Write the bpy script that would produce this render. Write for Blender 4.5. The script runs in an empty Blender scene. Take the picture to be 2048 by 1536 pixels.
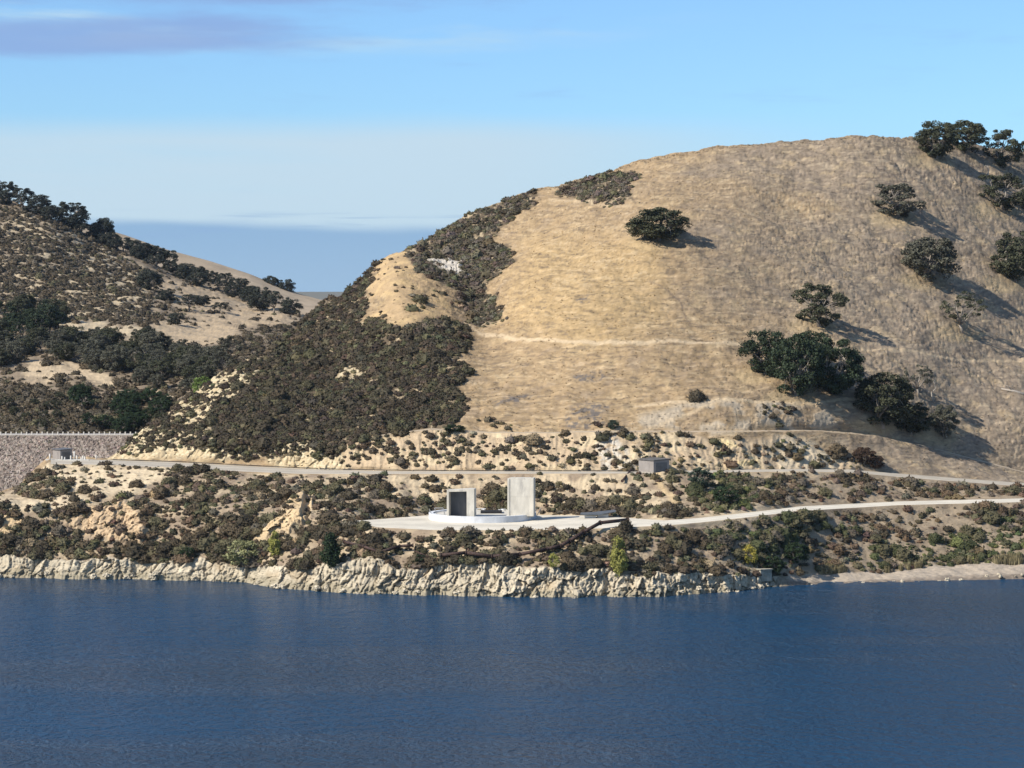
import bpy, math
import numpy as np
from mathutils import Vector, Matrix
sc = bpy.context.scene
COL = sc.collection
RNG = np.random.default_rng(11)
# ------------------------------------------------------------ camera
F = 5268.0; CAMZ = 55.0; TH = math.atan(168 / F)
cam = bpy.data.cameras.new('camera'); camo = bpy.data.objects.new('camera', cam); COL.objects.link(camo)
cam.sensor_width = 36; cam.lens = F / 2048 * 36; cam.clip_start = 1; cam.clip_end = 60000
camo.location = (0, 0, CAMZ); camo.rotation_euler = (math.pi / 2 - TH, 0, 0)
sc.camera = camo
# ------------------------------------------------------------ light
SUN_AZ = math.atan2(-0.87, -0.50); SUN_EL = math.radians(38)      # azimuth from +Y towards +X
SV = Vector((math.sin(SUN_AZ) * math.cos(SUN_EL), math.cos(SUN_AZ) * math.cos(SUN_EL), math.sin(SUN_EL)))
sl = bpy.data.lights.new('sun', 'SUN'); sl.energy = 4.8; sl.angle = math.radians(0.53); sl.color = (1.0, 0.93, 0.82)
so = bpy.data.objects.new('sun', sl); COL.objects.link(so); so.rotation_euler = SV.to_track_quat('Z', 'Y').to_euler()
so.location = (-200, -100, 300)
sc.view_settings.view_transform = 'Standard'; sc.view_settings.look = 'None'
sc.view_settings.exposure = 0.35; sc.view_settings.gamma = 1
sc.cycles.max_bounces = 5; sc.cycles.diffuse_bounces = 2; sc.cycles.glossy_bounces = 3
sc.cycles.use_denoising = True; sc.cycles.volume_bounces = 0
HAZE = 0.000022
W = bpy.data.worlds.new('World'); sc.world = W; W.use_nodes = True

class NT:
    def __init__(s, tree): s.t = tree; s.n = tree.nodes; s.l = tree.links
    def new(s, typ, **kw):
        n = s.n.new(typ)
        for k, v in kw.items(): setattr(n, k, v)
        return n
    def inp(s, sock, v):
        if hasattr(v, 'is_output'): s.l.new(v, sock)
        else: sock.default_value = v
    def math(s, op, a, b=0.0, c=0.0, clamp=False):
        n = s.new('ShaderNodeMath', operation=op, use_clamp=clamp)
        for i, x in enumerate((a, b, c)): s.inp(n.inputs[i], x)
        return n.outputs[0]
    def sstep(s, x, a, b):
        n = s.new('ShaderNodeMapRange', interpolation_type='SMOOTHSTEP')
        s.inp(n.inputs[0], x); n.inputs[1].default_value = a; n.inputs[2].default_value = b
        return n.outputs[0]
    def mix(s, f, a, b, mode='MIX'):
        n = s.new('ShaderNodeMix', data_type='RGBA', blend_type=mode)
        s.inp(n.inputs[0], f); s.inp(n.inputs[6], a); s.inp(n.inputs[7], b)
        return n.outputs[2]
    def noise(s, vec, scale, detail=4, rough=0.55, dist=0.0):
        n = s.new('ShaderNodeTexNoise'); s.l.new(vec, n.inputs['Vector'])
        n.inputs['Scale'].default_value = scale; n.inputs['Detail'].default_value = detail
        n.inputs['Roughness'].default_value = rough; n.inputs['Distortion'].default_value = dist
        return n.outputs[0]
    def mapping(s, vec, loc=(0, 0, 0), rot=(0, 0, 0), scale=(1, 1, 1)):
        n = s.new('ShaderNodeMapping'); s.l.new(vec, n.inputs[0])
        n.inputs[1].default_value = loc; n.inputs[2].default_value = rot; n.inputs[3].default_value = scale
        return n.outputs[0]

t = NT(W.node_tree); t.n.clear()
sky = t.new('ShaderNodeTexSky', sky_type='NISHITA', sun_disc=False)
sky.sun_elevation = SUN_EL; sky.sun_rotation = SUN_AZ
sky.altitude = 200; sky.air_density = 1.0; sky.dust_density = 0.4; sky.ozone_density = 2.0
tc = t.new('ShaderNodeTexCoord').outputs['Generated']
sx = t.new('ShaderNodeSeparateXYZ'); t.l.new(tc, sx.inputs[0])
X, Y, Z = sx.outputs
wob = t.noise(t.mapping(tc, scale=(5, 5, 22)), 1.0, 3)
Zw = t.math('ADD', Z, t.math('MULTIPLY', t.math('SUBTRACT', wob, 0.5), 0.010))
skyc = t.mix(t.sstep(Z, 0.5, 0.0), sky.outputs[0], t.mix(1.0, sky.outputs[0], (0.62, 0.92, 1.30, 1), 'MULTIPLY'))
# thin white veil low over the horizon, in soft streaks
n1 = t.noise(t.mapping(tc, loc=(3.1, 0, 0), scale=(3.2, 3.2, 38)), 1.0, 5, 0.5)
veil = t.math('MULTIPLY', t.sstep(Zw, 0.072, 0.058), t.sstep(n1, 0.12, 0.48))
edge = t.math('MULTIPLY', t.sstep(t.math('ADD', Zw, t.math('MULTIPLY', X, 0.02)), 0.068, 0.056), 0.40)
veil = t.math('MAXIMUM', t.math('MULTIPLY', veil, 0.92), edge)
veil = t.math('MULTIPLY', veil, t.sstep(X, 0.16, -0.02), clamp=True)
c1 = t.mix(veil, skyc, (4.5, 5.75, 6.7, 1))
# blue-grey cloud bank on the horizon
bank = t.sstep(t.math('ADD', Z, t.math('MULTIPLY', t.math('SUBTRACT', wob, 0.5), 0.014)), 0.0310, 0.0262)
streak = t.math('MULTIPLY', t.sstep(t.noise(t.mapping(tc, loc=(1, 2, 0), scale=(9, 9, 260)), 1.0, 3), 0.52, 0.66),
                t.math('MULTIPLY', t.sstep(Z, 0.024, 0.028), t.sstep(Z, 0.036, 0.031)))
bank = t.math('MAXIMUM', t.math('MULTIPLY', bank, 0.93), t.math('MULTIPLY', streak, 0.6))
c2 = t.mix(bank, c1, t.mix(t.sstep(Z, 0.0, 0.03), (2.7, 4.2, 5.8, 1), (2.2, 3.65, 5.5, 1)))
# lilac-grey clouds high in the frame, thicker to the left
n2 = t.noise(t.mapping(tc, loc=(0.6, 0.0, 0.35), scale=(12, 12, 78)), 1.0, 7, 0.6)
Zl = t.math('ADD', Z, t.math('MULTIPLY', X, -0.035))
lay = t.math('MULTIPLY', t.sstep(Zl, 0.093, 0.101), t.sstep(Zl, 0.1135, 0.107))
lay2 = t.sstep(Z, 0.105, 0.116)
d = t.math('ADD', t.math('MULTIPLY', lay, t.sstep(X, 0.0, -0.14)), t.math('MULTIPLY', lay2, t.sstep(X, 0.06, -0.1)))
lil = t.math('MULTIPLY', t.sstep(t.math('ADD', t.math('MULTIPLY', d, 0.42), n2), 0.56, 0.98), 0.8)
wis = t.math('MULTIPLY', t.sstep(t.noise(t.mapping(tc, loc=(4, 1, 0.2), scale=(9, 9, 75)), 1.0, 5), 0.5, 0.72), t.math('MULTIPLY', t.sstep(Z, 0.088, 0.100), t.sstep(X, 0.10, -0.08)))
c3 = t.mix(t.math('MULTIPLY', wis, 0.85), c2, (4.2, 5.7, 6.8, 1))
c4 = t.mix(lil, c3, (2.15, 3.25, 5.8, 1))
bg = t.new('ShaderNodeBackground'); t.l.new(c4, bg.inputs[0]); bg.inputs[1].default_value = 0.10
wo = t.new('ShaderNodeOutputWorld'); t.l.new(bg.outputs[0], wo.inputs[0])

# ------------------------------------------------------------ helpers
def ray(u, v):
    """slopes of the sight line through a photo pixel: x = kx*Y, z = CAMZ + kz*Y"""
    yv = -(np.asarray(v, float) - 768) / F
    den = math.cos(TH) + yv * math.sin(TH)
    return (np.asarray(u, float) - 1024) / F / den, (yv * math.cos(TH) - math.sin(TH)) / den
def at(u, v, Y):
    kx, kz = ray(u, v); return Vector((float(kx * Y), Y, float(CAMZ + kz * Y)))
def ip(pts, u):
    p = np.array(pts, float); return np.interp(u, p[:, 0], p[:, 1])
def ss(x, a, b):
    q = np.clip((x - a) / (b - a), 0, 1); return q * q * (3 - 2 * q)
_r = np.random.default_rng(5); _P = np.concatenate([_r.permutation(256)] * 3)
_G = _r.normal(size=(256, 3)); _G /= np.linalg.norm(_G, axis=1)[:, None]
def perlin(x, y, z):
    x, y, z = np.broadcast_arrays(x, y, z)
    xi, yi, zi = np.floor(x).astype(np.int64), np.floor(y).astype(np.int64), np.floor(z).astype(np.int64)
    xf, yf, zf = x - xi, y - yi, z - zi
    U, V_, W_ = [q * q * q * (q * (q * 6 - 15) + 10) for q in (xf, yf, zf)]
    xi &= 255; yi &= 255; zi &= 255
    out = 0
    for dx in (0, 1):
        for dy in (0, 1):
            for dz in (0, 1):
                g = _G[_P[_P[_P[xi + dx] + yi + dy] + zi + dz]]
                n = g[..., 0] * (xf - dx) + g[..., 1] * (yf - dy) + g[..., 2] * (zf - dz)
                out = out + n * (U if dx else 1 - U) * (V_ if dy else 1 - V_) * (W_ if dz else 1 - W_)
    return out * 1.5
def fbm(x, y, z, o=4, g=0.5):
    s = 0; a = 1
    for i in range(o):
        s = s + a * perlin(x * 2 ** i + 17.3 * i, y * 2 ** i, z * 2 ** i - 9.1 * i); a *= g
    return s
def ridged(x, y, z, o=3):
    s = 0; a = 1
    for i in range(o):
        s = s + a * (1 - 2 * np.abs(perlin(x * 2 ** i + 5.7 * i, y * 2 ** i, z * 2 ** i))); a *= 0.5
    return s
def worley(x, y, z):
    xi, yi, zi = np.floor(x).astype(np.int64), np.floor(y).astype(np.int64), np.floor(z).astype(np.int64)
    f1 = np.full(x.shape, 9.); f2 = f1.copy(); cid = np.zeros(x.shape)
    for dx in (-1, 0, 1):
        for dy in (-1, 0, 1):
            for dz in (-1, 0, 1):
                a, b, c = xi + dx, yi + dy, zi + dz
                h = _P[_P[_P[a & 255] + (b & 255)] + (c & 255)]; h2 = _P[h + 57]; h3 = _P[h2 + 101]
                d = np.sqrt((a + h / 256 - x) ** 2 + (b + h2 / 256 - y) ** 2 + (c + h3 / 256 - z) ** 2)
                nearer = d < f1; f2 = np.where(nearer, f1, np.minimum(f2, d)); cid = np.where(nearer, _P[h3 + 31] / 255., cid); f1 = np.where(nearer, d, f1)
    return f1, f2, cid
def polymask(poly, U, V, soft=4):
    """1 inside a polygon, 0 outside, with an edge `soft` wide"""
    p = np.array(poly, float); out = np.zeros(U.shape)
    bb = (U > p[:, 0].min() - 3 * soft) & (U < p[:, 0].max() + 3 * soft) & (V > p[:, 1].min() - 3 * soft) & (V < p[:, 1].max() + 3 * soft)
    x, y = U[bb], V[bb]
    if x.size == 0: return out
    ins = np.zeros(x.shape, bool); dm = np.full(x.shape, 1e9)
    for i in range(len(p)):
        a, b = p[i], p[(i + 1) % len(p)]
        c = (a[1] > y) != (b[1] > y)
        ins ^= c & (x < (b[0] - a[0]) * (y - a[1]) / ((b[1] - a[1]) or 1e-9) + a[0])
        ab = b - a; tt = np.clip(((x - a[0]) * ab[0] + (y - a[1]) * ab[1]) / (ab @ ab + 1e-9), 0, 1)
        dm = np.minimum(dm, np.hypot(x - a[0] - tt * ab[0], y - a[1] - tt * ab[1]))
    out[bb] = ss(np.where(ins, dm, -dm), -soft, soft)
    return out
def linemask(pts, U, V, w):
    p = np.array(pts, float); dm = np.full(U.shape, 1e9)
    for a, b in zip(p[:-1], p[1:]):
        ab = b - a; tt = np.clip(((U - a[0]) * ab[0] + (V - a[1]) * ab[1]) / (ab @ ab), 0, 1)
        dm = np.minimum(dm, np.hypot(U - a[0] - tt * ab[0], V - a[1] - tt * ab[1]))
    return 1 - ss(dm, w * 0.5, w * 1.3)
def tps(pts):
    p = np.array(pts, float); xy = p[:, :2] / 500.0; n = len(p)
    def k(r2): return 0.5 * r2 * np.log(r2 + 1e-12)
    A = np.zeros((n + 3, n + 3)); d = ((xy[:, None] - xy[None]) ** 2).sum(-1)
    A[:n, :n] = k(d) + np.eye(n) * 0.003; A[:n, n] = 1; A[:n, n + 1:] = xy; A[n, :n] = 1; A[n + 1:, :n] = xy.T
    w = np.linalg.solve(A, np.concatenate([p[:, 2], [0, 0, 0]]))
    def f(u, v):
        u = np.asarray(u, float) / 500; v = np.asarray(v, float) / 500
        s = w[n] + w[n + 1] * u + w[n + 2] * v
        for i in range(n): s = s + w[i] * k((u - xy[i, 0]) ** 2 + (v - xy[i, 1]) ** 2)
        return s
    return f
def mesh_np(name, verts, faces, mat, cols=None, smooth=True):
    """faces: (n,k) array of equal-sided faces"""
    me = bpy.data.meshes.new(name); verts = np.asarray(verts, np.float32); faces = np.asarray(faces, np.int32)
    me.vertices.add(len(verts)); me.vertices.foreach_set('co', verts.ravel())
    k = faces.shape[1]; me.loops.add(faces.size); me.loops.foreach_set('vertex_index', faces.ravel())
    me.polygons.add(len(faces)); me.polygons.foreach_set('loop_start', np.arange(0, faces.size, k, dtype=np.int32))
    me.polygons.foreach_set('loop_total', np.full(len(faces), k, np.int32))
    me.polygons.foreach_set('use_smooth', np.full(len(faces), smooth, bool))
    me.update(calc_edges=True)
    if cols is not None:
        ca = me.color_attributes.new('tone', 'FLOAT_COLOR', 'POINT')
        c = np.ones((len(verts), 4), np.float32); c[:, :3] = cols
        ca.data.foreach_set('color', c.ravel())
    me.materials.append(mat)
    return me
def link(name, me, parent=None, loc=(0, 0, 0), rz=0.0, scale=(1, 1, 1)):
    o = bpy.data.objects.new(name, me); COL.objects.link(o)
    o.location = loc; o.rotation_euler = (0, 0, rz); o.scale = scale
    if parent: o.parent = parent
    return o
def tag(o, label=None, cat=None, group=None, kind=None):
    if label: o['label'] = label
    if cat: o['category'] = cat
    if group: o['group'] = group
    if kind: o['kind'] = kind
    return o
class MB:
    """collects boxes and tubes, links them as one mesh"""
    def __init__(s): s.v = []; s.f = []
    def raw(s, vs, fs):
        n = len(s.v); s.v += [tuple(q) for q in vs]; s.f += [tuple(i + n for i in f) for f in fs]; return s
    def box(s, x0, x1, y0, y1, z0, z1, M=None):
        vs = [(x, y, z) for z in (z0, z1) for y in (y0, y1) for x in (x0, x1)]
        if M is not None: vs = [M @ Vector(q) for q in vs]
        return s.raw(vs, [(0, 2, 3, 1), (4, 5, 7, 6), (0, 1, 5, 4), (2, 6, 7, 3), (0, 4, 6, 2), (1, 3, 7, 5)])
    def tube(s, pts, r, n=8, cap=True):
        pts = [Vector(p) for p in pts]; r = r if isinstance(r, (list, tuple)) else [r] * len(pts); rings = []
        for i, p in enumerate(pts):
            d = (pts[min(i + 1, len(pts) - 1)] - pts[max(i - 1, 0)]).normalized()
            a = d.cross(Vector((0, 0, 1)) if abs(d.z) < 0.9 else Vector((1, 0, 0))).normalized(); b = d.cross(a)
            rings.append([p + (a * math.cos(2 * math.pi * k / n) + b * math.sin(2 * math.pi * k / n)) * r[i] for k in range(n)])
        fs = [(i * n + k, i * n + (k + 1) % n, (i + 1) * n + (k + 1) % n, (i + 1) * n + k) for i in range(len(pts) - 1) for k in range(n)]
        if cap: fs += [tuple(range(n)), tuple(range((len(pts) - 1) * n, len(pts) * n))[::-1]]
        return s.raw([q for R in rings for q in R], fs)
    def mesh(s, name, mat, smooth=False, bevel=0.0):
        me = bpy.data.meshes.new(name); me.from_pydata(s.v, [], s.f); me.materials.append(mat)
        import bmesh
        bm = bmesh.new(); bm.from_mesh(me); bmesh.ops.recalc_face_normals(bm, faces=bm.faces)
        if bevel: bmesh.ops.bevel(bm, geom=bm.edges[:], offset=bevel, segments=1, affect='EDGES', clamp_overlap=True)
        bm.to_mesh(me); bm.free()
        if smooth: me.polygons.foreach_set('use_smooth', [True] * len(me.polygons))
        return me
def empty(name, loc, rz=0.0):
    o = bpy.data.objects.new(name, None); COL.objects.link(o); o.location = loc; o.rotation_euler = (0, 0, rz); return o

# ------------------------------------------------------------ materials
def mat_vc(name, s1, s2, amt=0.35, bump=0.3, bdist=0.15, rough=0.95, stretch=(1, 1, 1)):
    """vertex tone x fine procedural mottling, with bump"""
    m = bpy.data.materials.new(name); m.use_nodes = True; t = NT(m.node_tree)
    p = t.n['Principled BSDF']; p.inputs['Roughness'].default_value = rough; p.inputs['Specular IOR Level'].default_value = 0.15
    a = t.new('ShaderNodeAttribute', attribute_name='tone')
    co = t.mapping(t.new('ShaderNodeTexCoord').outputs['Object'], scale=stretch)
    n1 = t.noise(co, s1, 5, 0.65); n2 = t.noise(co, s2, 3, 0.7)
    f = t.math('ADD', t.math('MULTIPLY', n1, 0.5), t.math('MULTIPLY', n2, 0.5))
    k = t.math('ADD', 1 - amt * 2, t.math('MULTIPLY', f, amt * 4))
    g = t.new('ShaderNodeVectorMath', operation='SCALE'); t.l.new(a.outputs['Color'], g.inputs[0]); t.l.new(k, g.inputs['Scale'])
    t.l.new(g.outputs[0], p.inputs['Base Color'])
    b = t.new('ShaderNodeBump'); b.inputs['Strength'].default_value = bump; b.inputs['Distance'].default_value = bdist
    t.l.new(f, b.inputs['Height']); t.l.new(b.outputs[0], p.inputs['Normal'])
    return m
def mat(name, col, var=0.2, scale=1.0, rough=0.8, metal=0.0, bump=0.0, stain=None, stretch=(1, 1, 1), spec=0.3):
    m = bpy.data.materials.new(name); m.use_nodes = True; t = NT(m.node_tree)
    p = t.n['Principled BSDF']; p.inputs['Roughness'].default_value = rough; p.inputs['Metallic'].default_value = metal
    p.inputs['Specular IOR Level'].default_value = spec
    co = t.mapping(t.new('ShaderNodeTexCoord').outputs['Object'], scale=stretch)
    n = t.noise(co, scale, 6, 0.65)
    lo = [c * (1 - var) for c in col] + [1]; hi = [min(1, c * (1 + var)) for c in col] + [1]
    c = t.mix(t.sstep(n, 0.3, 0.7), lo, hi)
    if stain: c = t.mix(t.math('MULTIPLY', t.sstep(t.noise(t.mapping(co, loc=(7, 3, 1)), scale * 1.7, 5, 0.7), 0.52, 0.7), 0.7), c, (*stain, 1))
    t.l.new(c, p.inputs['Base Color'])
    if bump:
        b = t.new('ShaderNodeBump'); b.inputs['Strength'].default_value = bump; b.inputs['Distance'].default_value = 0.05
        t.l.new(n, b.inputs['Height']); t.l.new(b.outputs[0], p.inputs['Normal'])
    return m
def mat_leaf(name, col, var=0.25):
    """foliage: tone attribute x colour, each plant slightly different"""
    m = bpy.data.materials.new(name); m.use_nodes = True; t = NT(m.node_tree)
    p = t.n['Principled BSDF']; p.inputs['Roughness'].default_value = 0.75; p.inputs['Specular IOR Level'].default_value = 0.2
    a = t.new('ShaderNodeAttribute', attribute_name='tone')
    r = t.new('ShaderNodeObjectInfo').outputs['Random']
    c = t.mix(r, [q * (1 - var) for q in col] + [1], [q * (1 + var) for q in col] + [1])
    c = t.mix(1.0, c, a.outputs['Color'], 'MULTIPLY')
    t.l.new(c, p.inputs['Base Color'])
    return m
M_HILL = mat_vc('dry_hillside', 0.55, 2.6, 0.30, 0.9, 0.35, stretch=(0.5, .8, 2.0))
M_DIRT = mat_vc('pale_dirt', 0.25, 1.6, 0.12, 0.3, 0.08)
M_RIP = mat_vc('riprap_stone', 0.8, 2.6, 0.3, 0.6, 0.3)
M_BRUSH = mat_leaf('brush_foliage', (1, 1, 1), 0.0)
M_BARK = mat('oak_bark', (0.25, 0.22, 0.185), 0.35, 6, 0.9)
M_DEAD = mat('bleached_wood', (0.36, 0.32, 0.27), 0.25, 5, 0.85)
M_CONC = mat('weathered_concrete', (0.58, 0.545, 0.47), 0.18, 0.45, 0.85, bump=0.2, stain=(0.36, 0.34, 0.31), stretch=(1, 1, 0.35))
M_CONCIN = mat('shaded_concrete', (0.11, 0.115, 0.125), 0.3, 0.6, 0.8, stretch=(1, 1, 0.3))  # dark copy of the concrete, the shade inside the recess put into its colour
M_RING = mat('whitewashed_concrete', (0.60, 0.62, 0.645), 0.12, 0.5, 0.8, stain=(0.5, 0.51, 0.53), stretch=(1, 1, 0.6))
M_RUST = mat('rusted_steel', (0.055, 0.034, 0.028), 0.5, 2.0, 0.75, stain=(0.10, 0.05, 0.035))
M_STEEL = mat('galvanised_steel', (0.45, 0.46, 0.47), 0.15, 3, 0.45, 0.6)
M_SHED = mat('pale_painted_metal', (0.27, 0.245, 0.225), 0.08, 0.8, 0.6)
M_ROOF = mat('dark_roof_sheet', (0.13, 0.125, 0.12), 0.2, 1.2, 0.5)
M_BLOCK = mat('stained_concrete', (0.36, 0.33, 0.26), 0.25, .9, 0.9, stain=(.22, .19, .14))
M_DARK = mat('dark_gap', (0.02, 0.02, 0.022), 0.2, 1, 0.9)
M_WHITE = mat('white_paint', (0.60, 0.58, 0.53), 0.1, 2, 0.6)
M_TARP = mat('dark_steel_plate', (0.10, 0.115, 0.13), 0.2, 1, 0.45)
M_PIPE = mat('black_pipe', (0.05, 0.05, 0.048), 0.3, 1, 0.6)

# ------------------------------------------------------------ main hill: contour lines read off the photo, depths solved from ground slopes
CU = np.arange(-70, 2121, 1.75); NC = len(CU)
L = {}
L[0] = ip([(-70,1154),(0,1155),(200,1158),(350,1160),(480,1164),(560,1176),(700,1186),(900,1191),(1100,1194),(1300,1193),(1450,1185),(1550,1173),(1640,1168),(1800,1164),(2048,1157),(2120,1155)], CU)
L[1] = ip([(-70,1112),(0,1110),(60,1120),(130,1125),(250,1120),(330,1128),(400,1118),(480,1130),(560,1137),(640,1137),(700,1130),(740,1115),(800,1140),(880,1132),(1000,1128),(1100,1135),(1180,1128),(1250,1150),(1400,1148),(1510,1148),(1560,1158),(1640,1150),(1750,1143),(1900,1131),(2000,1132),(2120,1134)], CU)
L[2] = ip([(-70,1012),(300,1012),(550,1030),(640,1040),(690,1048),(760,1055),(860,1060),(1040,1061),(1200,1057),(1330,1051),(1400,1045),(1500,1034),(1600,1022),(1700,1016),(1800,1010),(2048,1004),(2120,1002)], CU)
L[3] = ip([(-70,1008),(300,1008),(550,1026),(640,1036),(690,1043),(760,1038),(860,1030),(1080,1030),(1180,1031),(1260,1036),(1330,1041),(1400,1036),(1500,1025),(1600,1013),(1700,1008),(1800,1003),(2048,997),(2120,995)], CU)
L[4] = ip([(-70,993),(0,987),(40,974),(60,948),(98,928),(215,930),(350,936),(500,944),(600,948),(700,948),(1270,947),(1340,947),(1500,944),(1600,943),(1700,945),(1800,954),(1900,962),(2048,973),(2120,979)], CU)
L[5] = ip([(-70,992),(0,986),(40,973),(60,947),(98,915),(215,920),(350,924),(500,932),(650,939),(800,942),(1270,943),(1500,939),(1600,938),(1700,939),(1800,947),(1900,955),(2048,966),(2120,972)], CU)
L[6] = ip([(-70,991),(0,985),(40,972),(60,946),(98,914),(214,919),(230,912),(300,885),(400,880),(600,890),(690,882),(760,872),(860,860),(950,864),(1100,866),(1200,864),(1480,864),(1640,863),(1750,873),(1850,893),(1950,919),(2048,944),(2120,955)], CU)
L[8] = ip([(-70,990.5),(0,984.5),(40,971.5),(60,945.5),(98,913.5),(214,918),(240,900),(285,860),(330,826),(370,797),(440,746),(500,712),(560,680),(610,640),(650,598),(700,580),(735,545),(765,515),(800,500),(835,487),(870,467),(935,432),(1000,405),(1055,385),(1075,376),(1120,370),(1160,357),(1220,341),(1250,331),(1320,313),(1430,294),(1560,282),(1700,271),(1830,271),(1900,278),(2048,300),(2120,320)], CU)
jag = fbm(CU / 9.0, 0.3, 0.7, 3) * 1.4
L[8] = L[8] + jag * ss(CU, 230, 300) * np.where(CU > 1200, 0.35, 1)
L[1] = L[1] + np.where(CU < 1545, 5 + 4.5 * fbm(CU / 26.0, 1.3, .2, 3), 0)
L[7] = L[6] - np.where(CU > 740, 2.6, 2.0)
ord_ = [0, 1, 2, 3, 4, 5, 6, 7, 8]
for a, b in zip(ord_[:-1], ord_[1:]): L[b] = np.minimum(L[b], L[a] - 0.25)
S = {}
S[1] = ip([(0,1.7),(1500,1.7),(1600,.13),(2120,.11)], CU)
S[2] = ip([(-70,.40),(560,.42),(760,.62),(1200,.65),(1500,.5),(1700,.36),(2120,.33)], CU)
S[3] = ip([(-70,.40),(560,.4),(650,.12),(740,.005),(1300,.005),(1420,.02),(2120,.03)], CU)
S[4] = ip([(-70,.40),(560,.42),(800,.75),(1250,.75),(1500,.6),(1700,.4),(2120,.36)], CU)
S[5] = ip([(-70,.3),(60,.1),(100,.004),(1000,.004),(2120,.02)], CU)
S[6] = ip([(-70,.4),(200,.4),(260,.8),(700,.9),(1500,.9),(1800,.55),(2120,.5)], CU)
S[7] = ip([(-70,.5),(600,.5),(760,.03),(2120,.03)], CU)
for k_ in S:
    w_ = np.hanning(71); w_ /= w_.sum(); S[k_] = np.exp(np.convolve(np.log(np.pad(S[k_], 35, mode='edge')), w_, 'valid'))
D = {0: None}
kx0, kz0 = ray(CU, L[0]); D[0] = -CAMZ / kz0
zc = np.zeros(NC)
def smooth(a, n=81):
    w_ = np.hanning(n); w_ /= w_.sum(); return np.convolve(np.pad(a, n // 2, mode='edge'), w_, 'valid')
FIX = {2: [(-70,533),(300,532),(600,519),(760,506),(860,502),(1200,500),(1330,504),(1500,516),(1600,528),(1700,539),(1800,545),(2048,553),(2120,556)],
       4: [(-70,556),(0,560),(98,568),(215,565),(350,558),(600,550),(850,549),(1200,543),(1400,546),(1600,556),(1700,563),(1800,568),(2048,578),(2120,580)],
       6: [(-70,566),(98,590),(214,592),(230,590),(300,584),(400,579),(500,574),(600,569),(700,566),(860,565),(1200,559),(1480,564),(1640,577),(1750,587),(1850,595),(1950,600),(2048,606),(2120,610)]}
for i in range(1, 8):
    _, kz = ray(CU, L[i])
    if i in FIX: D[i] = np.maximum(smooth(ip(FIX[i], CU)), D[i - 1] + .3)
    elif i == 3: D[i] = np.maximum((CAMZ - zc + S[i] * D[i - 1]) / (S[i] - kz), D[2] + .2)
    else: D[i] = (CAMZ - zc + S[i] * D[i - 1]) / (S[i] - kz)
    if i == 3: D[i] = np.minimum(D[i], smooth(ip(FIX[4], CU)) - 3)
    zc = CAMZ + kz * D[i]
ctrl = [(215,917,600),(285,862,606),(370,797,618),(500,712,640),(560,680,655),(650,598,690),(735,545,712),(800,500,722),(870,467,730),(935,432,738),(1075,376,750),(1250,331,755),(1430,294,760),(1700,271,775),(1830,271,800),(1950,285,840),(2120,320,900),
 (400,850,585),(520,800,598),(600,850,582),(620,720,632),(700,650,650),(700,780,602),(760,700,622),(800,800,585),(850,700,616),(900,760,590),(900,820,578),
 (780,560,668),(840,590,656),(900,610,655),(925,560,690),(880,520,706),(950,600,680),(965,640,655),(935,660,634),(1010,560,672),(1040,600,644),(1000,480,716),(1100,440,716),(1200,420,705),
 (1300,600,622),(1300,700,594),(1300,800,572),(1100,700,602),(1100,800,577),(1300,500,652),(1300,400,700),(1150,560,640),
 (1500,600,640),(1600,600,655),(1500,750,592),(1500,450,690),(1600,800,586),(1600,380,735),
 (1700,700,632),(1800,600,694),(1800,450,742),(1850,750,646),(1850,830,618),(1950,850,622),(2000,700,696),(2048,600,752),(2048,450,810),(2048,800,655),(2120,700,735),(2120,880,640),(1950,350,805)]
ctrl = [(u, v, (lambda b: b + (.62 if v < 720 else .50) * (y - b))(float(np.interp(v, [300,450,600,700,800,860],[750,665,622,594,572,565])))) if u > 1400 and v < 890 else (u, v, y) for u, v, y in ctrl]
fT = tps(ctrl)
seg = [(0, 1, 44), (1, 2, 74), (2, 3, 16), (3, 4, 56), (4, 5, 9), (5, 6, 44), (6, 7, 4), (7, 8, 250)]
BL = 55 + 110 * ss(CU, 1700, 2000); VV = []; DD = []; road = []
for a, b, n in seg:
    for j in range(n):
        q = j / n; v = L[a] * (1 - q) + L[b] * q; VV.append(v); _, kz = ray(CU, v)
        if a < 7:      # straight ground slope between the two lines
            z0 = CAMZ + ray(CU, L[a])[1] * D[a]; s_ = (CAMZ + ray(CU, L[b])[1] * D[b] - z0) / np.maximum(D[b] - D[a], 1e-3); y = (CAMZ - z0 + s_ * D[a]) / (s_ - kz)
        else:
            y = fT(CU, v) + (D[7] - fT(CU, L[7])) * np.exp(-(L[7] - v) / BL)
        DD.append(y); road.append(a)
VV.append(L[8]); DD.append(fT(CU, L[8]) + (D[7] - fT(CU, L[7])) * np.exp(-(L[7] - L[8]) / BL)); road.append(7)
VV = np.array(VV); DD = np.array(DD); UU = np.broadcast_to(CU, VV.shape).copy(); NR = len(VV)
SEGI = np.array(road)
ROW = {}; r_ = 0
for a, b, n in seg: ROW[a] = r_; r_ += n
ROW[8] = r_
i7 = ROW[7]
for r in range(i7 + 1, NR): DD[r] = np.maximum(DD[r], DD[r - 1] + 0.02)
KX, KZ = ray(UU, VV)
PX, PY, PZ = KX * DD, DD.copy(), CAMZ + KZ * DD
TREE_FEET = [(1318,484),(1795,430),(1858,556),(2030,562),(1640,648),(1530,745),(1592,792),(1765,845),(1925,658),(1872,314),(2004,412),(1886,866)]
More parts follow.
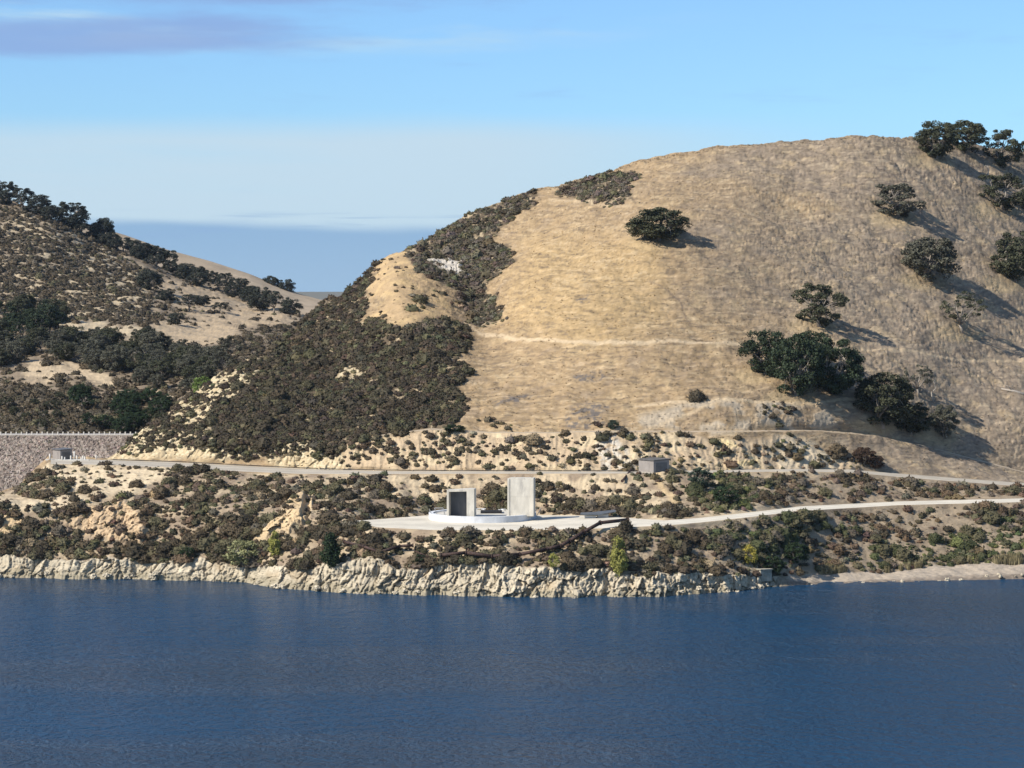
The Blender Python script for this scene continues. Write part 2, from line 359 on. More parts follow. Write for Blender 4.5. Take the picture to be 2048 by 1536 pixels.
# masks in warped photo coordinates: where each ground type lies
wu = fbm(PX / 9, PY / 9, PZ / 9, 3) * 16; wv = fbm(PX / 9 + 40, PY / 9, PZ / 9, 3) * 11
QU, QV = UU + wu, VV + wv
def near_line(i, w): return 1 - ss(np.abs(VV - L[i][None]), 0, w)
flat = np.zeros(VV.shape)
def band(i, j, u0, w=3.0):
    inside = np.clip(np.minimum(L[i][None] - VV, VV - L[j][None]), -1e3, 0)
    return (1 - ss(-inside, 0, w)) * ss(UU, u0 - 30, u0 + 10)
flat = np.maximum.reduce([band(2, 3, 700, 5), band(4, 5, 75, 2.5), band(6, 7, 750, 2.0) * 0.8])
ROCKS = {
 'cliff': None,
 'pale1': [(330,830),(440,742),(530,728),(520,760),(470,800),(400,855),(330,850)],
 'pale2': [(240,885),(290,862),(430,862),(450,900),(500,915),(430,924),(220,922)],
 'pale3': [(540,905),(600,880),(680,900),(700,938),(540,930)],
 'knoll': [(740,560),(770,505),(805,500),(830,545),(860,570),(915,590),(918,625),(880,628),(800,650),(735,640),(780,600),(745,590)],
 'white': [(858,510),(880,512),(930,530),(935,560),(922,548),(890,540),(862,528)],
 'cut': [(690,885),(860,862),(1340,866),(1560,880),(1720,930),(1720,945),(1300,945),(680,940)],
 'cutw': [(1190,880),(1240,870),(1270,940),(1210,940)],
 'cuty': [(1440,870),(1470,875),(1530,938),(1430,940)],
 'cutp': [(1560,880),(1640,890),(1680,938),(1560,938)],
 'upper': [(1260,860),(1280,830),(1400,800),(1620,808),(1680,850),(1640,862)],
 'bankc': [(640,946),(1340,948),(1350,1020),(1080,1015),(800,1000),(650,985)],
 'tan_l1': [(98,930),(340,938),(335,960),(270,990),(180,988),(90,955)],
 'tan_l2': [(-60,992),(180,1000),(190,1012),(100,1020),(-60,1022)],
 'out1': [(138,1050),(180,1020),(250,1003),(290,1022),(300,1070),(285,1100),(230,1085),(150,1078)],
 'out2': [(505,1075),(560,1035),(600,985),(618,1000),(612,1040),(585,1070),(520,1085)],
 'out3': [(-40,1035),(60,1040),(50,1080),(-40,1095)],
 'tan_m': [(720,1062),(1020,1064),(1060,1120),(900,1130),(760,1110)],
 'patch1': [(660,750),(700,728),(735,738),(690,775)],
}
MK = {k: polymask(p, QU, QV, 7) for k, p in ROCKS.items() if p}
DARK = [[(205,930),(250,885),(300,850),(370,790),(440,740),(560,672),(610,630),(650,590),(700,570),(730,540),(765,520),(742,560),(735,600),(735,645),(800,655),(880,632),(925,640),(950,680),(920,705),(935,745),(905,778),(935,800),(930,835),(895,860),(820,866),(700,882),(660,905),(600,908),(520,922),(450,922),(380,900),(240,915)],
        [(800,498),(860,465),(940,425),(1070,378),(1080,392),(1010,450),(960,492),(1030,500),(1020,530),(980,580),(1005,640),(960,655),(935,640),(915,590),(860,562),(822,530)],
        [(1120,375),(1160,357),(1225,340),(1280,348),(1268,372),(1248,386),(1272,405),(1200,406),(1130,398)]]
dark = np.maximum.reduce([polymask(p, QU, QV, 5) for p in DARK])
paleP = np.maximum.reduce([MK['pale1'], MK['pale2'], MK['pale3'], MK['patch1'] * 0.8])
cliffw = band(0, 1, -200, 6) * (1 - ss(UU, 1540, 1600)) + 0
lower = ((VV > L[4][None])).astype(float)
outc = np.maximum.reduce([MK['out1'], MK['out2'], MK['out3'] * .7])
cutw = np.maximum.reduce([MK['cut'], MK['bankc']])
# ---- displacement (world-space noise, metres)
nf = 1 - flat
hillw = (VV < L[6][None]).astype(float)
dz = fbm(PX / 22, PY / 22, PZ / 22, 3) * 0.9 * nf
dz += fbm(PX / 4.0, PY / 4.5, PZ / 4, 3) * 0.34 * nf
dz += fbm(PX / 2.2, PY / 1.2, PZ / 0.7, 3, .6) * (0.16 - .05 * hillw) * nf
gul = ridged(PX / 7 + 0.05 * PZ, PY / 40, PZ / 40, 2) * 0.35 * hillw * nf
dz -= gul * ss(UU, 1500, 1950)
rill = ridged(PX / 1.7 + fbm(PX / 5, PY / 5, PZ / 5, 2) * .6, PY / 30, PZ / 9, 3)
dy = -rill * 0.42 * np.maximum(cutw * 0.9, 0) * nf
sC = PX * 0.95 - PZ * 0.28; pC = PX * 0.28 + PZ * 0.95
warp = fbm(PX / 5, PY / 5, PZ / 5, 3) * .9
tall = ip([(0, .75), (500, .8), (560, .9), (640, .9), (850, 1.2), (1250, 1.25), (1550, .9)], CU)[None]
sl_c = slice(0, NR)
rkd = np.zeros(PX.shape); blk = np.zeros(PX.shape); crk = np.zeros(PX.shape)
a1 = (sC[sl_c] + warp[sl_c]) ; b1 = PY[sl_c]; c1_ = pC[sl_c] + warp[sl_c]
f1, f2, id1 = worley(a1 / 2.0, b1 / 3.0, c1_ / 6.5); g1, g2, id2 = worley(a1 / .8, b1 / 1.4, c1_ / 2.2)
big_ = fbm(PX[sl_c] / 7, PY[sl_c] / 9, PZ[sl_c] / 7, 2)
fol = ridged(a1 / 1.1 + fbm(a1 / 3, b1 / 3, c1_ / 3, 2) * .5, b1 / 6, c1_ / 7, 3); rgh = fbm(a1 / .55, b1 / .9, c1_ / 1.1, 3, .65)
tilt = (_P[(id1 * 255).astype(int) + 77] / 255. - .5) * 1.6 * (a1 / 2.2 - np.floor(a1 / 2.2)) + (_P[(id2 * 255).astype(int) + 9] / 255. - .5) * 1.0 * (c1_ / 1.5 - np.floor(c1_ / 1.5))
rkd[sl_c] = (id1 - .5) * 1.3 + (id2 - .5) * .45 + tilt * .55 - .5 * (1 - ss(f2 - f1, 0, .07)) + fol * .24 + rgh * .42 + big_ * 1.5 + perlin(a1 / 6, b1 / 6, PZ * 1.5 + warp) * .30
blk[sl_c] = id1 * .6 + id2 * .4; crk[sl_c] = np.maximum.reduce([(1 - ss(f2 - f1, 0, .06)) * .8, .35 * (1 - ss(g2 - g1, 0, .06)), ss(-fol, .2, 1.2) * .8, ss(-rgh, .3, .9) * .5])
cliffw = np.maximum(cliffw, (1 - ss(UU, 1540, 1600)) * (VV > L[1][None] - 14) * (1 - ss(np.abs(VV - L[1][None]), 3, 11)) * ss(fbm(PX / 4, PY / 4, .4, 2), -.05, .3))
dy -= rkd * cliffw * tall
rocks_ = np.maximum.reduce([paleP * .55, outc * .9, MK['white'] * .6, MK['cutw'] * .4, MK['cuty'] * .4, MK['tan_l1'] * .3, MK['upper'] * .16])
dy -= rkd * rocks_ * (1 - flat)
# crackled clods and cattle steps on the grass slope
hf = slice(ROW[7], NR); h1, h2, hid = worley(PX[hf] / 3.4 + warp[hf] * .5, PY[hf] / 2.6, PZ[hf] / 1.2 + warp[hf] * .5)
amp_h = (.14 + .22 * ss(UU[hf], 1350, 1750)) * 1.0
dz[hf] -= (1 - ss(h2 - h1, 0, .22)) * amp_h * (.5 + .5 * ss(fbm(PX[hf] / 14, PY[hf] / 14, 0.2, 2), -.3, .3))
dz[hf] += perlin(PX[hf] / 5.0, PY[hf] / 1.8, PZ[hf] / .9) * .20
dz += (ridged(PX / 3.0, PY / 3.0, 0.5, 2) * 0.35 * near_line(1, 10) * (1 - ss(UU, 1520, 1580)))
dz += outc * 0.6 + MK['out2'] * 0.8
dz += MK['white'] * np.abs(fbm(PX / 1.2, PY / 1.2, PZ / 1.2, 2)) * 1.2
dz -= polymask([(612,985),(622,985),(618,1045),(600,1048)], UU, VV, 3) * 1.6
dz += (paleP + MK['knoll'] * .3 + MK['upper'] * .5) * np.abs(fbm(PX / 1.3, PY / 1.3, PZ / 1.3, 2)) * 0.45 * nf
VX, VY, VZ = PX.copy(), PY + dy * (1 - flat), PZ + dz
# ---- ground colours (albedo, with some slope shading painted in)
def C3(r, g, b): return np.array([r, g, b])
n_big = fbm(PX / 30, PY / 30, PZ / 30, 3); n_mid = fbm(PX / 6, PY / 6, PZ / 4, 3); n_f = fbm(PX / 1.3, PY / 1.3, PZ / .8, 3)
def mixc(c, m, col): return c * (1 - m[..., None]) + np.asarray(col) * m[..., None]
gold = C3(.335, .240, .138); gry = C3(.270, .212, .150); pale = C3(.62, .54, .39); ochre = C3(.50, .36, .20); soil = C3(.125, .095, .062)
g = ss(UU + n_big * 200 + (600 - VV) * .35, 1330, 1720)
base = gold * (1 - g[..., None]) + gry * g[..., None]  # gold to grey: partly grass colour, partly the slope's sun and shade painted in
base = mixc(base, ss(n_mid + n_f * .3, .15, .6) * .45, C3(.46, .345, .20))
base = mixc(base, ss(-n_mid + n_f * .4, .25, .7) * .35, C3(.25, .20, .155))
base = mixc(base, ss(np.abs(n_f), .0, .12) * 0 + ss(-n_f, .35, .6) * .35, C3(.20, .16, .12))
base = mixc(base, polymask([(1060,470),(1320,480),(1330,640),(1200,700),(1000,650),(1020,560)], QU, QV, 40) * .5, C3(.45, .315, .150))  # yellower bulge: partly grass colour, partly painted sunlight
st1 = fbm(PX / 5, PY / 9, PZ / .42, 3, .7); st2 = fbm(PX / 2.5 + 8, PY / 5, PZ / .9, 2, .7)
base = base * (1 + .30 * np.clip(st1, -.8, .8) + .16 * st2)[..., None]
base = mixc(base, ss(-st1 + .3 * n_mid, .38, .62) * .42, C3(.15, .12, .095))
base = mixc(base, ss(st1 - .3 * n_big, .40, .65) * .35, C3(.50, .40, .26))
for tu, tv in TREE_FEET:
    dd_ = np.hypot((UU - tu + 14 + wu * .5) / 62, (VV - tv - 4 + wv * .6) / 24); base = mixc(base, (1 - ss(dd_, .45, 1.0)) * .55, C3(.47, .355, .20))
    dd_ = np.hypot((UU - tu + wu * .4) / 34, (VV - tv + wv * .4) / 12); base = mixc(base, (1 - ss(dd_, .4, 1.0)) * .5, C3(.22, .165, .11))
for pl in ([(1815,440),(1845,420),(1862,402),(1885,382),(1905,366)], [(1695,378),(1735,362),(1790,348),(1850,322)], [(1760,372),(1820,362),(1880,340)], [(1830,640),(1846,668),(1850,700)], [(1905,705),(1925,690),(1950,708)], [(1300,560),(1360,600),(1380,640)]):
    base = mixc(base, linemask(pl, UU + wu * .35, VV + wv * .35, 1.8) * .55, C3(.13, .10, .08))
slate = np.maximum.reduce([polymask(p, QU, QV, 5) for p in ([(980,805),(1010,790),(1070,786),(1050,805),(990,812)], [(1125,825),(1170,800),(1220,806),(1210,850),(1140,860)], [(1180,590),(1150,600),(1170,610)], [(1150,745),(1200,738),(1210,752),(1160,760)])])
base = mixc(base, slate * ss(n_f, -.3, .2) * .85, C3(.125, .115, .11))
low = np.clip(lower, 0, 1)
lowc = mixc(mixc(np.broadcast_to(C3(.40, .315, .21), base.shape), ss(n_mid, -.1, .4) * .8, C3(.53, .43, .29)), ss(-n_mid, .1, .5) * .7, C3(.24, .18, .13))
base = mixc(base, low, lowc)
rgt = low * ss(QU, 1480, 1620)
base = mixc(base, rgt, mixc(np.broadcast_to(C3(.305, .240, .165), base.shape), ss(n_mid, 0, .5), C3(.215, .165, .115)))
mid = MK['cut']
base = mixc(base, mid, mixc(np.broadcast_to(C3(.47, .36, .235), base.shape), ss(n_mid + .3 * n_f, -.05, .4), C3(.56, .45, .29)))
base = mixc(base, MK['cutw'] * ss(n_f, -.4, .3) * .8, C3(.58, .54, .46))
base = mixc(base, MK['cuty'] * ss(n_mid, -.5, .0), C3(.66, .52, .29))
base = mixc(base, MK['cutp'] * .6, C3(.60, .50, .35))
base = mixc(base, MK['upper'] * ss(n_mid, -.3, .2) * .7, C3(.43, .37, .285))
base = mixc(base, MK['bankc'] * .7 * ss(n_mid, -.4, .2), C3(.55, .44, .29))
base = mixc(base, dark, mixc(np.broadcast_to(soil, base.shape), np.maximum(ss(n_mid, .1, .5) * .4, ss(n_f + .5 * n_mid, .38, .55)), C3(.44, .35, .225)))
base = mixc(base, paleP, mixc(np.broadcast_to(C3(.50, .40, .25), base.shape), ss(n_f, -.1, .4), C3(.60, .51, .34)))
base = mixc(base, MK['knoll'], mixc(np.broadcast_to(C3(.42, .30, .17), base.shape), ss(n_mid, -.1, .3), C3(.50, .36, .19)))
base = mixc(base, MK['white'], C3(.58, .53, .45))
base = mixc(base, np.maximum(MK['tan_l1'], MK['tan_l2']) * .9, C3(.60, .49, .33))
base = mixc(base, MK['tan_m'] * ss(n_mid, -.1, .3) * .8, C3(.60, .47, .31))
base = mixc(base, MK['out1'], mixc(np.broadcast_to(C3(.54, .40, .25), base.shape), ss(n_f, 0, .3), C3(.44, .32, .20)))
base = mixc(base, np.maximum(MK['out2'], MK['out3']), C3(.56, .42, .25))
clc = mixc(mixc(np.broadcast_to(C3(.62, .54, .40), base.shape), ss(n_mid, 0, .5) * .8, C3(.53, .43, .29)), ss(n_f, .2, .6) * .5, C3(.45, .38, .28))
clc = clc * (.74 + .20 * blk + .10 * np.clip(fbm(PX / 12, PY / 12, PZ / 3, 3), -1, 1))[..., None]
clc = mixc(clc, ss(n_big + n_mid * .5, .1, .6) * .4, C3(.46, .35, .22)); clc = mixc(clc, crk * .65, C3(.17, .13, .09))
clc = mixc(clc, ss(VV + n_mid * 8, L[0][None] - 20, L[0][None] - 6) * .75, C3(.29, .255, .18))
base = mixc(base, cliffw, clc)
beach = band(0, 1, -200, 4) * ss(UU, 1540, 1600)
bc = mixc(np.broadcast_to(C3(.40, .335, .26), base.shape), ss(VV + n_mid * 4, L[0][None] - 10, L[0][None] - 3), C3(.20, .165, .13))
bc = mixc(bc, ss(n_f, .1, .5) * .5, C3(.36, .30, .23))
base = mixc(base, beach, bc)
for pl, w, a in [([(930,645),(960,668),(1040,680),(1200,685),(1480,688)], 3.6, .9), ([(1270,806),(1480,806),(1600,806),(1720,800)], 3.2, .85), ([(1720,693),(1800,702),(1900,712),(2048,716)], 2.8, .6),
                 ([(1290,862),(1390,825),(1470,805)], 4, .5), ([(1340,880),(1400,850),(1480,862)], 3, .3), ([(1100,398),(1130,400),(1260,412)], 3, .4), ([(900,500),(905,600),(950,640)], 0.1, 0)]:
    base = mixc(base, linemask(pl, UU + wu * .15, VV + wv * .15, w) * a, C3(.54, .42, .27))
base = mixc(base, polymask([(1325,935),(1345,985),(1362,1010),(1350,1012),(1318,965),(1305,945)], QU, QV, 5) * .8, C3(.60, .44, .24))
base = mixc(base, rocks_ * ss(-fol, .1, 1.1) * .5, C3(.27, .20, .13)); base = np.clip(base, .02, .85)
# ---- far side of the hill, falling away beyond the crest
back = [(3, .35), (8, 1.6), (16, 4.5), (30, 11), (60, 27), (110, 52), (170, 75), (240, 100)]
bx = [VX]; by = [VY]; bz = [VZ]
top = (VX[-1], VY[-1], VZ[-1])
for dy_, dz_ in back:
    f_ = np.minimum(1, (top[2] + 2) / 100.0)
    bx.append((top[0] * (1 + dy_ / 900))[None]); by.append((top[1] + dy_)[None]); bz.append(np.maximum(top[2] - dz_ * (0.35 + .65 * f_), -3)[None])
front = (VX[:1], VY[:1] - 3, np.full((1, NC), -3.5))
GX = np.concatenate([front[0]] + bx); GY = np.concatenate([front[1]] + by); GZ = np.concatenate([front[2]] + bz)
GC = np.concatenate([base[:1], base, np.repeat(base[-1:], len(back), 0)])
def widen(X, Y, Z, C, steps, side, recede=.35, drop=.0):
    """carries a slope on beyond the frame on one side"""
    xs_, ys_, zs_, cs_ = [], [], [], []; e = -1 if side > 0 else 0
    w31 = np.ones(41) / 41; sm = np.stack([np.convolve(np.pad(C[:, e, i], 20, mode='edge'), w31, 'valid') for i in range(3)], 1)
    for d in steps:
        nz = fbm((X[:, e] + side * d) / 22, Y[:, e] / 22, Z[:, e] / 22, 3)
        xs_.append(X[:, e] + side * d); ys_.append(Y[:, e] + d * recede * ss(Z[:, e], 0, 12)); w_ = ss(Z[:, e], 1, 12) * min(1, d / 20)
        zs_.append(np.where(Z[:, e] > 0, np.maximum(Z[:, e] * (1 - drop * d) + nz * 1.2 * w_, -1), Z[:, e])); m_ = min(1, d / 12); n2_ = fbm((X[:, e] + side * d) / 4, Y[:, e] / 4, Z[:, e] / 1.5, 3); cs_.append((C[:, e] * (1 - m_) + sm * m_) * (1 + .25 * nz + .3 * n2_ * m_)[:, None])
    st = lambda L_: np.stack(L_ if side > 0 else L_[::-1], 1)
    j = (lambda A, B: np.concatenate([A, B], 1)) if side > 0 else (lambda A, B: np.concatenate([B, A], 1))
    return j(X, st(xs_)), j(Y, st(ys_)), j(Z, st(zs_)), j(C, st(cs_))
GX, GY, GZ, GC = widen(GX, GY, GZ, GC, list(np.arange(1, 60, 1.2)) + [66, 78, 92, 110, 130, 155, 185, 220, 260], 1, .30, .0018)
GX, GY, GZ, GC = widen(GX, GY, GZ, GC, list(np.arange(1.2, 50, 1.6)) + [60, 80, 110], -1, .0, .004)
def grid_faces(nr, nc):
    i = np.arange(nr * nc).reshape(nr, nc)
    return np.stack([i[:-1, :-1], i[:-1, 1:], i[1:, 1:], i[1:, :-1]], -1).reshape(-1, 4)
def link_grid(name, X, Y, Z, C, m, smooth=True):
    me = mesh_np(name, np.stack([X, Y, Z], -1).reshape(-1, 3), grid_faces(*X.shape), m, C.reshape(-1, 3), smooth)
    return link(name, me)
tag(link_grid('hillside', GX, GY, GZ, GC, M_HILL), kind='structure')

def strip(name, a, b, u0, u1, lift, col, m=M_DIRT, var=.12):
    c = np.where((CU >= u0) & (CU <= u1))[0]; r0, r1 = ROW[a], ROW[b]
    sl_ = (slice(r0, r1 + 1), slice(c[0], c[-1] + 1))
    X, Y, Z = VX[sl_], VY[sl_], VZ[sl_] + lift
    cc = np.asarray(col)[None, None] * (1 + var * fbm(X / 5, Y / 3, Z, 3))[..., None]
    q_ = np.linspace(0, 1, X.shape[0])[:, None]; cc = cc * (1 - .13 * (1 - ss(np.abs(np.abs(q_ - .5) - .22), .04, .12)))[..., None]
    # soft edge: the outer rows sink under the ground
    Z = Z.copy(); Z[0] -= 2 * lift * 0.6; Z[-1] -= 2 * lift * .6
    return tag(link_grid(name, X, Y, Z, cc, m), kind='structure')
strip('dirt_road', 2, 3, 690, 2120, .07, (.64, .59, .49))
strip('access_road', 4, 5, 100, 2120, .06, (.48, .43, .35))
strip('terrace_track', 6, 7, 750, 2120, .05, (.47, .38, .27))

def ground(u, v):
    """point of the main hill's surface seen through photo pixel u, v"""
    c = int(np.clip(round((u - CU[0]) / 1.75), 0, NC - 1))
    r = np.interp(-v, -VV[:, c], np.arange(NR)); r0 = int(min(r, NR - 2)); q = r - r0
    f = lambda A: float(A[r0, c] * (1 - q) + A[r0 + 1, c] * q)
    return Vector((f(VX), f(VY), f(VZ)))
def ground_many(u, v, VVa, cols, VXa, VYa, VZa):
    st = cols[1] - cols[0]
    c = np.clip(np.round((u - cols[0]) / st).astype(int), 0, len(cols) - 1); out = np.zeros((len(u), 3)); nr = len(VVa)
    for cc in np.unique(c):
        k = np.where(c == cc)[0]; r = np.interp(-v[k], -VVa[:, cc], np.arange(nr)); r0 = np.minimum(r.astype(int), nr - 2); q = r - r0
        for d, A in enumerate((VXa, VYa, VZa)): out[k, d] = A[r0, cc] * (1 - q) + A[r0 + 1, cc] * q
    return out

# ------------------------------------------------------------ valley and left-hand hills
CV = np.arange(-90, 741, 2.2)
vb = np.full(len(CV), 882.0)
vt = ip([(-90,345),(0,392),(60,415),(130,445),(200,475),(260,508),(350,545),(430,570),(500,596),(560,615),(620,632),(740,650)], CV) + fbm(CV / 15., .2, .4, 2) * 1.5
fV = tps([(-90,882,722),(300,882,716),(600,882,700),(-90,800,775),(150,800,768),(400,800,735),(0,745,830),(120,720,850),(250,760,800),(350,780,768),(450,740,800),(0,690,905),(200,690,915),(350,685,940),(480,690,900),(0,640,1000),(150,635,1010),(330,640,1030),(420,660,1010),(480,650,1040),(600,640,1080),(0,560,1090),(200,560,1130),(350,590,1130),(450,610,1130),(0,480,1180),(100,450,1230),(0,392,1290),(-90,345,1320),(200,475,1270),(350,545,1250),(500,596,1210),(620,632,1180),(740,650,1150),(280,540,1200)])
NRV = 300
q = np.linspace(0, 1, NRV)[:, None]; VVv = vb[None] * (1 - q) + vt[None] * q; UUv = np.broadcast_to(CV, VVv.shape).copy()
DV = fV(UUv, VVv)
for r in range(1, NRV): DV[r] = np.maximum(DV[r], DV[r - 1] + .05)
KX, KZ = ray(UUv, VVv); vx, vy, vz = KX * DV, DV.copy(), CAMZ + KZ * DV
n_b = fbm(vx / 40, vy / 40, vz / 40, 3); n_m = fbm(vx / 9, vy / 9, vz / 7, 3); n_s = fbm(vx / 3, vy / 3, vz / 2, 3)
q1, q2 = UUv + n_m * 14, VVv + fbm(vx / 9 + 30, vy / 9, vz / 9, 3) * 9
vz = vz + n_b * 1.2 + n_m * .7 + n_s * .4
vc = np.broadcast_to(C3(.23, .18, .125), (*vz.shape, 3)).copy()
pm = lambda p, s=5: polymask(p, q1, q2, s)
rocky = pm([(-90,430),(60,430),(200,480),(290,540),(320,640),(130,640),(-90,640)], 10)
vc = mixc(vc, rocky * ss(n_m + .4 * n_s, -.15, .3), C3(.47, .38, .25))
field = pm([(300,650),(330,640),(420,640),(480,655),(470,690),(300,690)])
grass1 = pm([(330,560),(420,575),(480,600),(600,625),(620,650),(480,650),(400,640),(330,610),(310,570)])
vc = mixc(vc, np.maximum(field, grass1 * .85), C3(.40, .31, .205))
vc = mixc(vc, pm([(115,640),(200,645),(320,660),(300,688),(200,665),(115,652)], 3), C3(.48, .39, .26))
vc = mixc(vc, pm([(60,720),(160,725),(230,765),(350,790),(350,782),(250,775),(130,755),(40,775)], 3), C3(.47, .37, .245))
vc = mixc(vc, pm([(-60,745),(60,750),(330,800),(330,860),(-60,860)], 8) * .6, C3(.23, .18, .125))
vc = mixc(vc, linemask([(230,775),(290,778),(370,788),(420,790)], UUv, VVv, 3), C3(.48, .40, .29))
vback = [(6, 1), (20, 5), (60, 18), (140, 40)]
ax = [vx[:1]] + [vx]; ay = [vy[:1] - 4] + [vy]; az_ = [vz[:1] - 12] + [vz]
for a, b in vback: ax.append(vx[-1:]); ay.append(vy[-1:] + a); az_.append(vz[-1:] - b)
WX = widen(np.concatenate(ax), np.concatenate(ay), np.concatenate(az_), np.concatenate([vc[:1], vc] + [vc[-1:]] * len(vback)), list(np.arange(3, 90, 3.5)) + [110, 150, 200], -1, .1, -.0008)
tag(link_grid('valley_slopes', *WX, mat_vc('far_hillside', .25, 1.2, .22, .7, .4)), kind='structure')
# rounded grass hill behind the tree-lined ridge
CE = np.arange(150, 800, 4.0); et = ip([(150,440),(250,470),(330,498),(420,522),(500,548),(560,573),(600,588),(640,599),(700,606),(800,612)], CE)
q = np.linspace(0, 1, 60)[:, None]; ev = 680 * (1 - q) + et[None] * q; eu = np.broadcast_to(CE, ev.shape)
ed = 1400 + 150 * q ** 1.3 + 0 * eu; kx_, kz_ = ray(eu, ev); ex, ey, ez = kx_ * ed, ed, CAMZ + kz_ * ed
ez = ez + fbm(ex / 30, ey / 30, ez / 30, 3) * .8 * (1 - q)
ecol = np.broadcast_to(C3(.40, .315, .22), (*ez.shape, 3)) * (1 + .25 * fbm(ex / 20, ey / 12, ez / 8, 3))[..., None]
tag(link_grid('grass_hill', np.concatenate([ex, ex[-1:], ex[-1:]]), np.concatenate([ey, ey[-1:] + 20, ey[-1:] + 150]), np.concatenate([ez, ez[-1:] - 6, ez[-1:] - 60]), np.concatenate([ecol, ecol[-1:], ecol[-1:]]), M_HILL), kind='structure')
# distant range
fx = np.linspace(-3200, 3200, 260); fz = 62 + 26 * (fbm(fx / 1400, .3, .8, 4) + .35)
fz = np.where(np.abs(fx + 850) < 500, np.maximum(fz, 84), fz)
rows = [(8200, -2), (8500, .35), (8900, .75), (9300, 1.0), (9800, .8), (10500, -2)]
RX = np.stack([fx] * len(rows)); RY = np.stack([np.full(260, a) for a, b in rows]); RZ = np.stack([np.where(b < 0, -5, fz * b) for a, b in rows])
tag(link_grid('distant_hills', RX, RY, RZ, np.broadcast_to(C3(.16, .15, .11), (*RX.shape, 3)), M_HILL), kind='structure')
# base ground out to the horizon
me = mesh_np('plain', [(-16000, -3000, -4), (16000, -3000, -4), (16000, 11900, -4), (-16000, 11900, -4)], [(0, 1, 2, 3)], M_HILL, np.tile(C3(.25, .2, .15), (4, 1)))
tag(link('plain', me), kind='structure')

# ------------------------------------------------------------ water
mw = bpy.data.materials.new('lake_water'); mw.use_nodes = True; t = NT(mw.node_tree); p = t.n['Principled BSDF']
p.inputs['Base Color'].default_value = (0.005, 0.052, 0.120, 1); p.inputs['Roughness'].default_value = 0.24; p.inputs['IOR'].default_value = 1.333; p.inputs['Specular IOR Level'].default_value = 0.36
co = t.new('ShaderNodeTexCoord').outputs['Object']
w1 = t.noise(t.mapping(co, rot=(0, 0, .25), scale=(1, 1.0, 1)), 0.95, 4, 0.62, .3); w2 = t.noise(t.mapping(co, rot=(0, 0, -.3), scale=(1, 1, 1)), 2.6, 3, .6)
calm = t.sstep(t.noise(t.mapping(co, loc=(20, 7, 0), scale=(.35, 1, 1)), 0.012, 3), .35, .65)
w0 = t.noise(t.mapping(co, rot=(0, 0, .12), scale=(.7, 1, 1)), 0.30, 3, .6, .4)
h = t.math('ADD', t.math('MULTIPLY', w0, 1.5), t.math('ADD', w1, t.math('MULTIPLY', w2, .36)))
b = t.new('ShaderNodeBump'); t.l.new(h, b.inputs['Height']); b.inputs['Distance'].default_value = 3.8
t.l.new(t.math('MULTIPLY_ADD', calm, .35, .55), b.inputs['Strength']); t.l.new(b.outputs[0], p.inputs['Normal'])
me = mesh_np('lake_water', [(-900, -200, 0), (900, -200, 0), (900, 716, 0), (-900, 716, 0)], [(0, 1, 2, 3)], mw)
tag(link('lake_water', me), kind='structure')

# ------------------------------------------------------------ foliage meshes
def ico(sub):
    p = (1 + 5 ** .5) / 2
    v = [(-1, p, 0), (1, p, 0), (-1, -p, 0), (1, -p, 0), (0, -1, p), (0, 1, p), (0, -1, -p), (0, 1, -p), (p, 0, -1), (p, 0, 1), (-p, 0, -1), (-p, 0, 1)]
    f = [(0,11,5),(0,5,1),(0,1,7),(0,7,10),(0,10,11),(1,5,9),(5,11,4),(11,10,2),(10,7,6),(7,1,8),(3,9,4),(3,4,2),(3,2,6),(3,6,8),(3,8,9),(4,9,5),(2,4,11),(6,2,10),(8,6,7),(9,8,1)]
    v = [np.array(a) / np.linalg.norm(a) for a in v]
    for _ in range(sub):
        c = {}; nf_ = []
        def m(a, b):
            k = (min(a, b), max(a, b))
            if k not in c: w = v[a] + v[b]; v.append(w / np.linalg.norm(w)); c[k] = len(v) - 1
            return c[k]
        for a, b_, d in f:
            x, y, z = m(a, b_), m(b_, d), m(d, a); nf_ += [(a, x, z), (b_, y, x), (d, z, y), (x, y, z)]
        f = nf_
    return np.array(v), np.array(f)
def leaf_tris(rng, pos, nrm, size, spread=.8):
    """small leaf-spray triangles at pos, roughly facing nrm"""
    n = len(pos); d = nrm + rng.normal(size=(n, 3)) * spread; d /= np.linalg.norm(d, axis=1)[:, None]
    a = np.cross(d, rng.normal(size=(n, 3))); a /= np.linalg.norm(a, axis=1)[:, None] + 1e-9; b_ = np.cross(d, a)
    s = size * rng.uniform(.6, 1.4, (n, 1))
    v = np.stack([pos + a * s, pos - a * s * .5 + b_ * s * .85, pos - a * s * .5 - b_ * s * .85], 1).reshape(-1, 3)
    return v, np.arange(n * 3).reshape(-1, 3)
def bush(rng, sub, nleaf, lsize, lump=.28):
    v, f = ico(sub); o = rng.uniform(0, 90, 3)
    k = 1 + lump * fbm(v[:, 0] * 1.5 + o[0], v[:, 1] * 1.5 + o[1], v[:, 2] * 1.5 + o[2], 3) * 1.5
    v2 = v * k[:, None] * .88; v2[:, 2] = np.maximum(v2[:, 2], -.35) * .85 + .12
    tone = .80 + .25 * rng.random(len(v2))
    i = rng.integers(0, len(v), nleaf); i = i[v[i, 2] > -.3]
    lv, lf = leaf_tris(rng, v2[i] + v[i] * rng.uniform(-.02, .14, (len(i), 1)) + rng.normal(size=(len(i), 3)) * .05, v[i], lsize)
    lt = np.repeat(rng.uniform(.75, 1.35, len(i)), 3)
    return np.concatenate([v2, lv]), np.concatenate([f, lf + len(v2)]), np.concatenate([tone, lt])
big_b = [bush(RNG, 2, 700, .085) for _ in range(6)]
small_b = [bush(RNG, 1, 110, .17) for _ in range(8)]
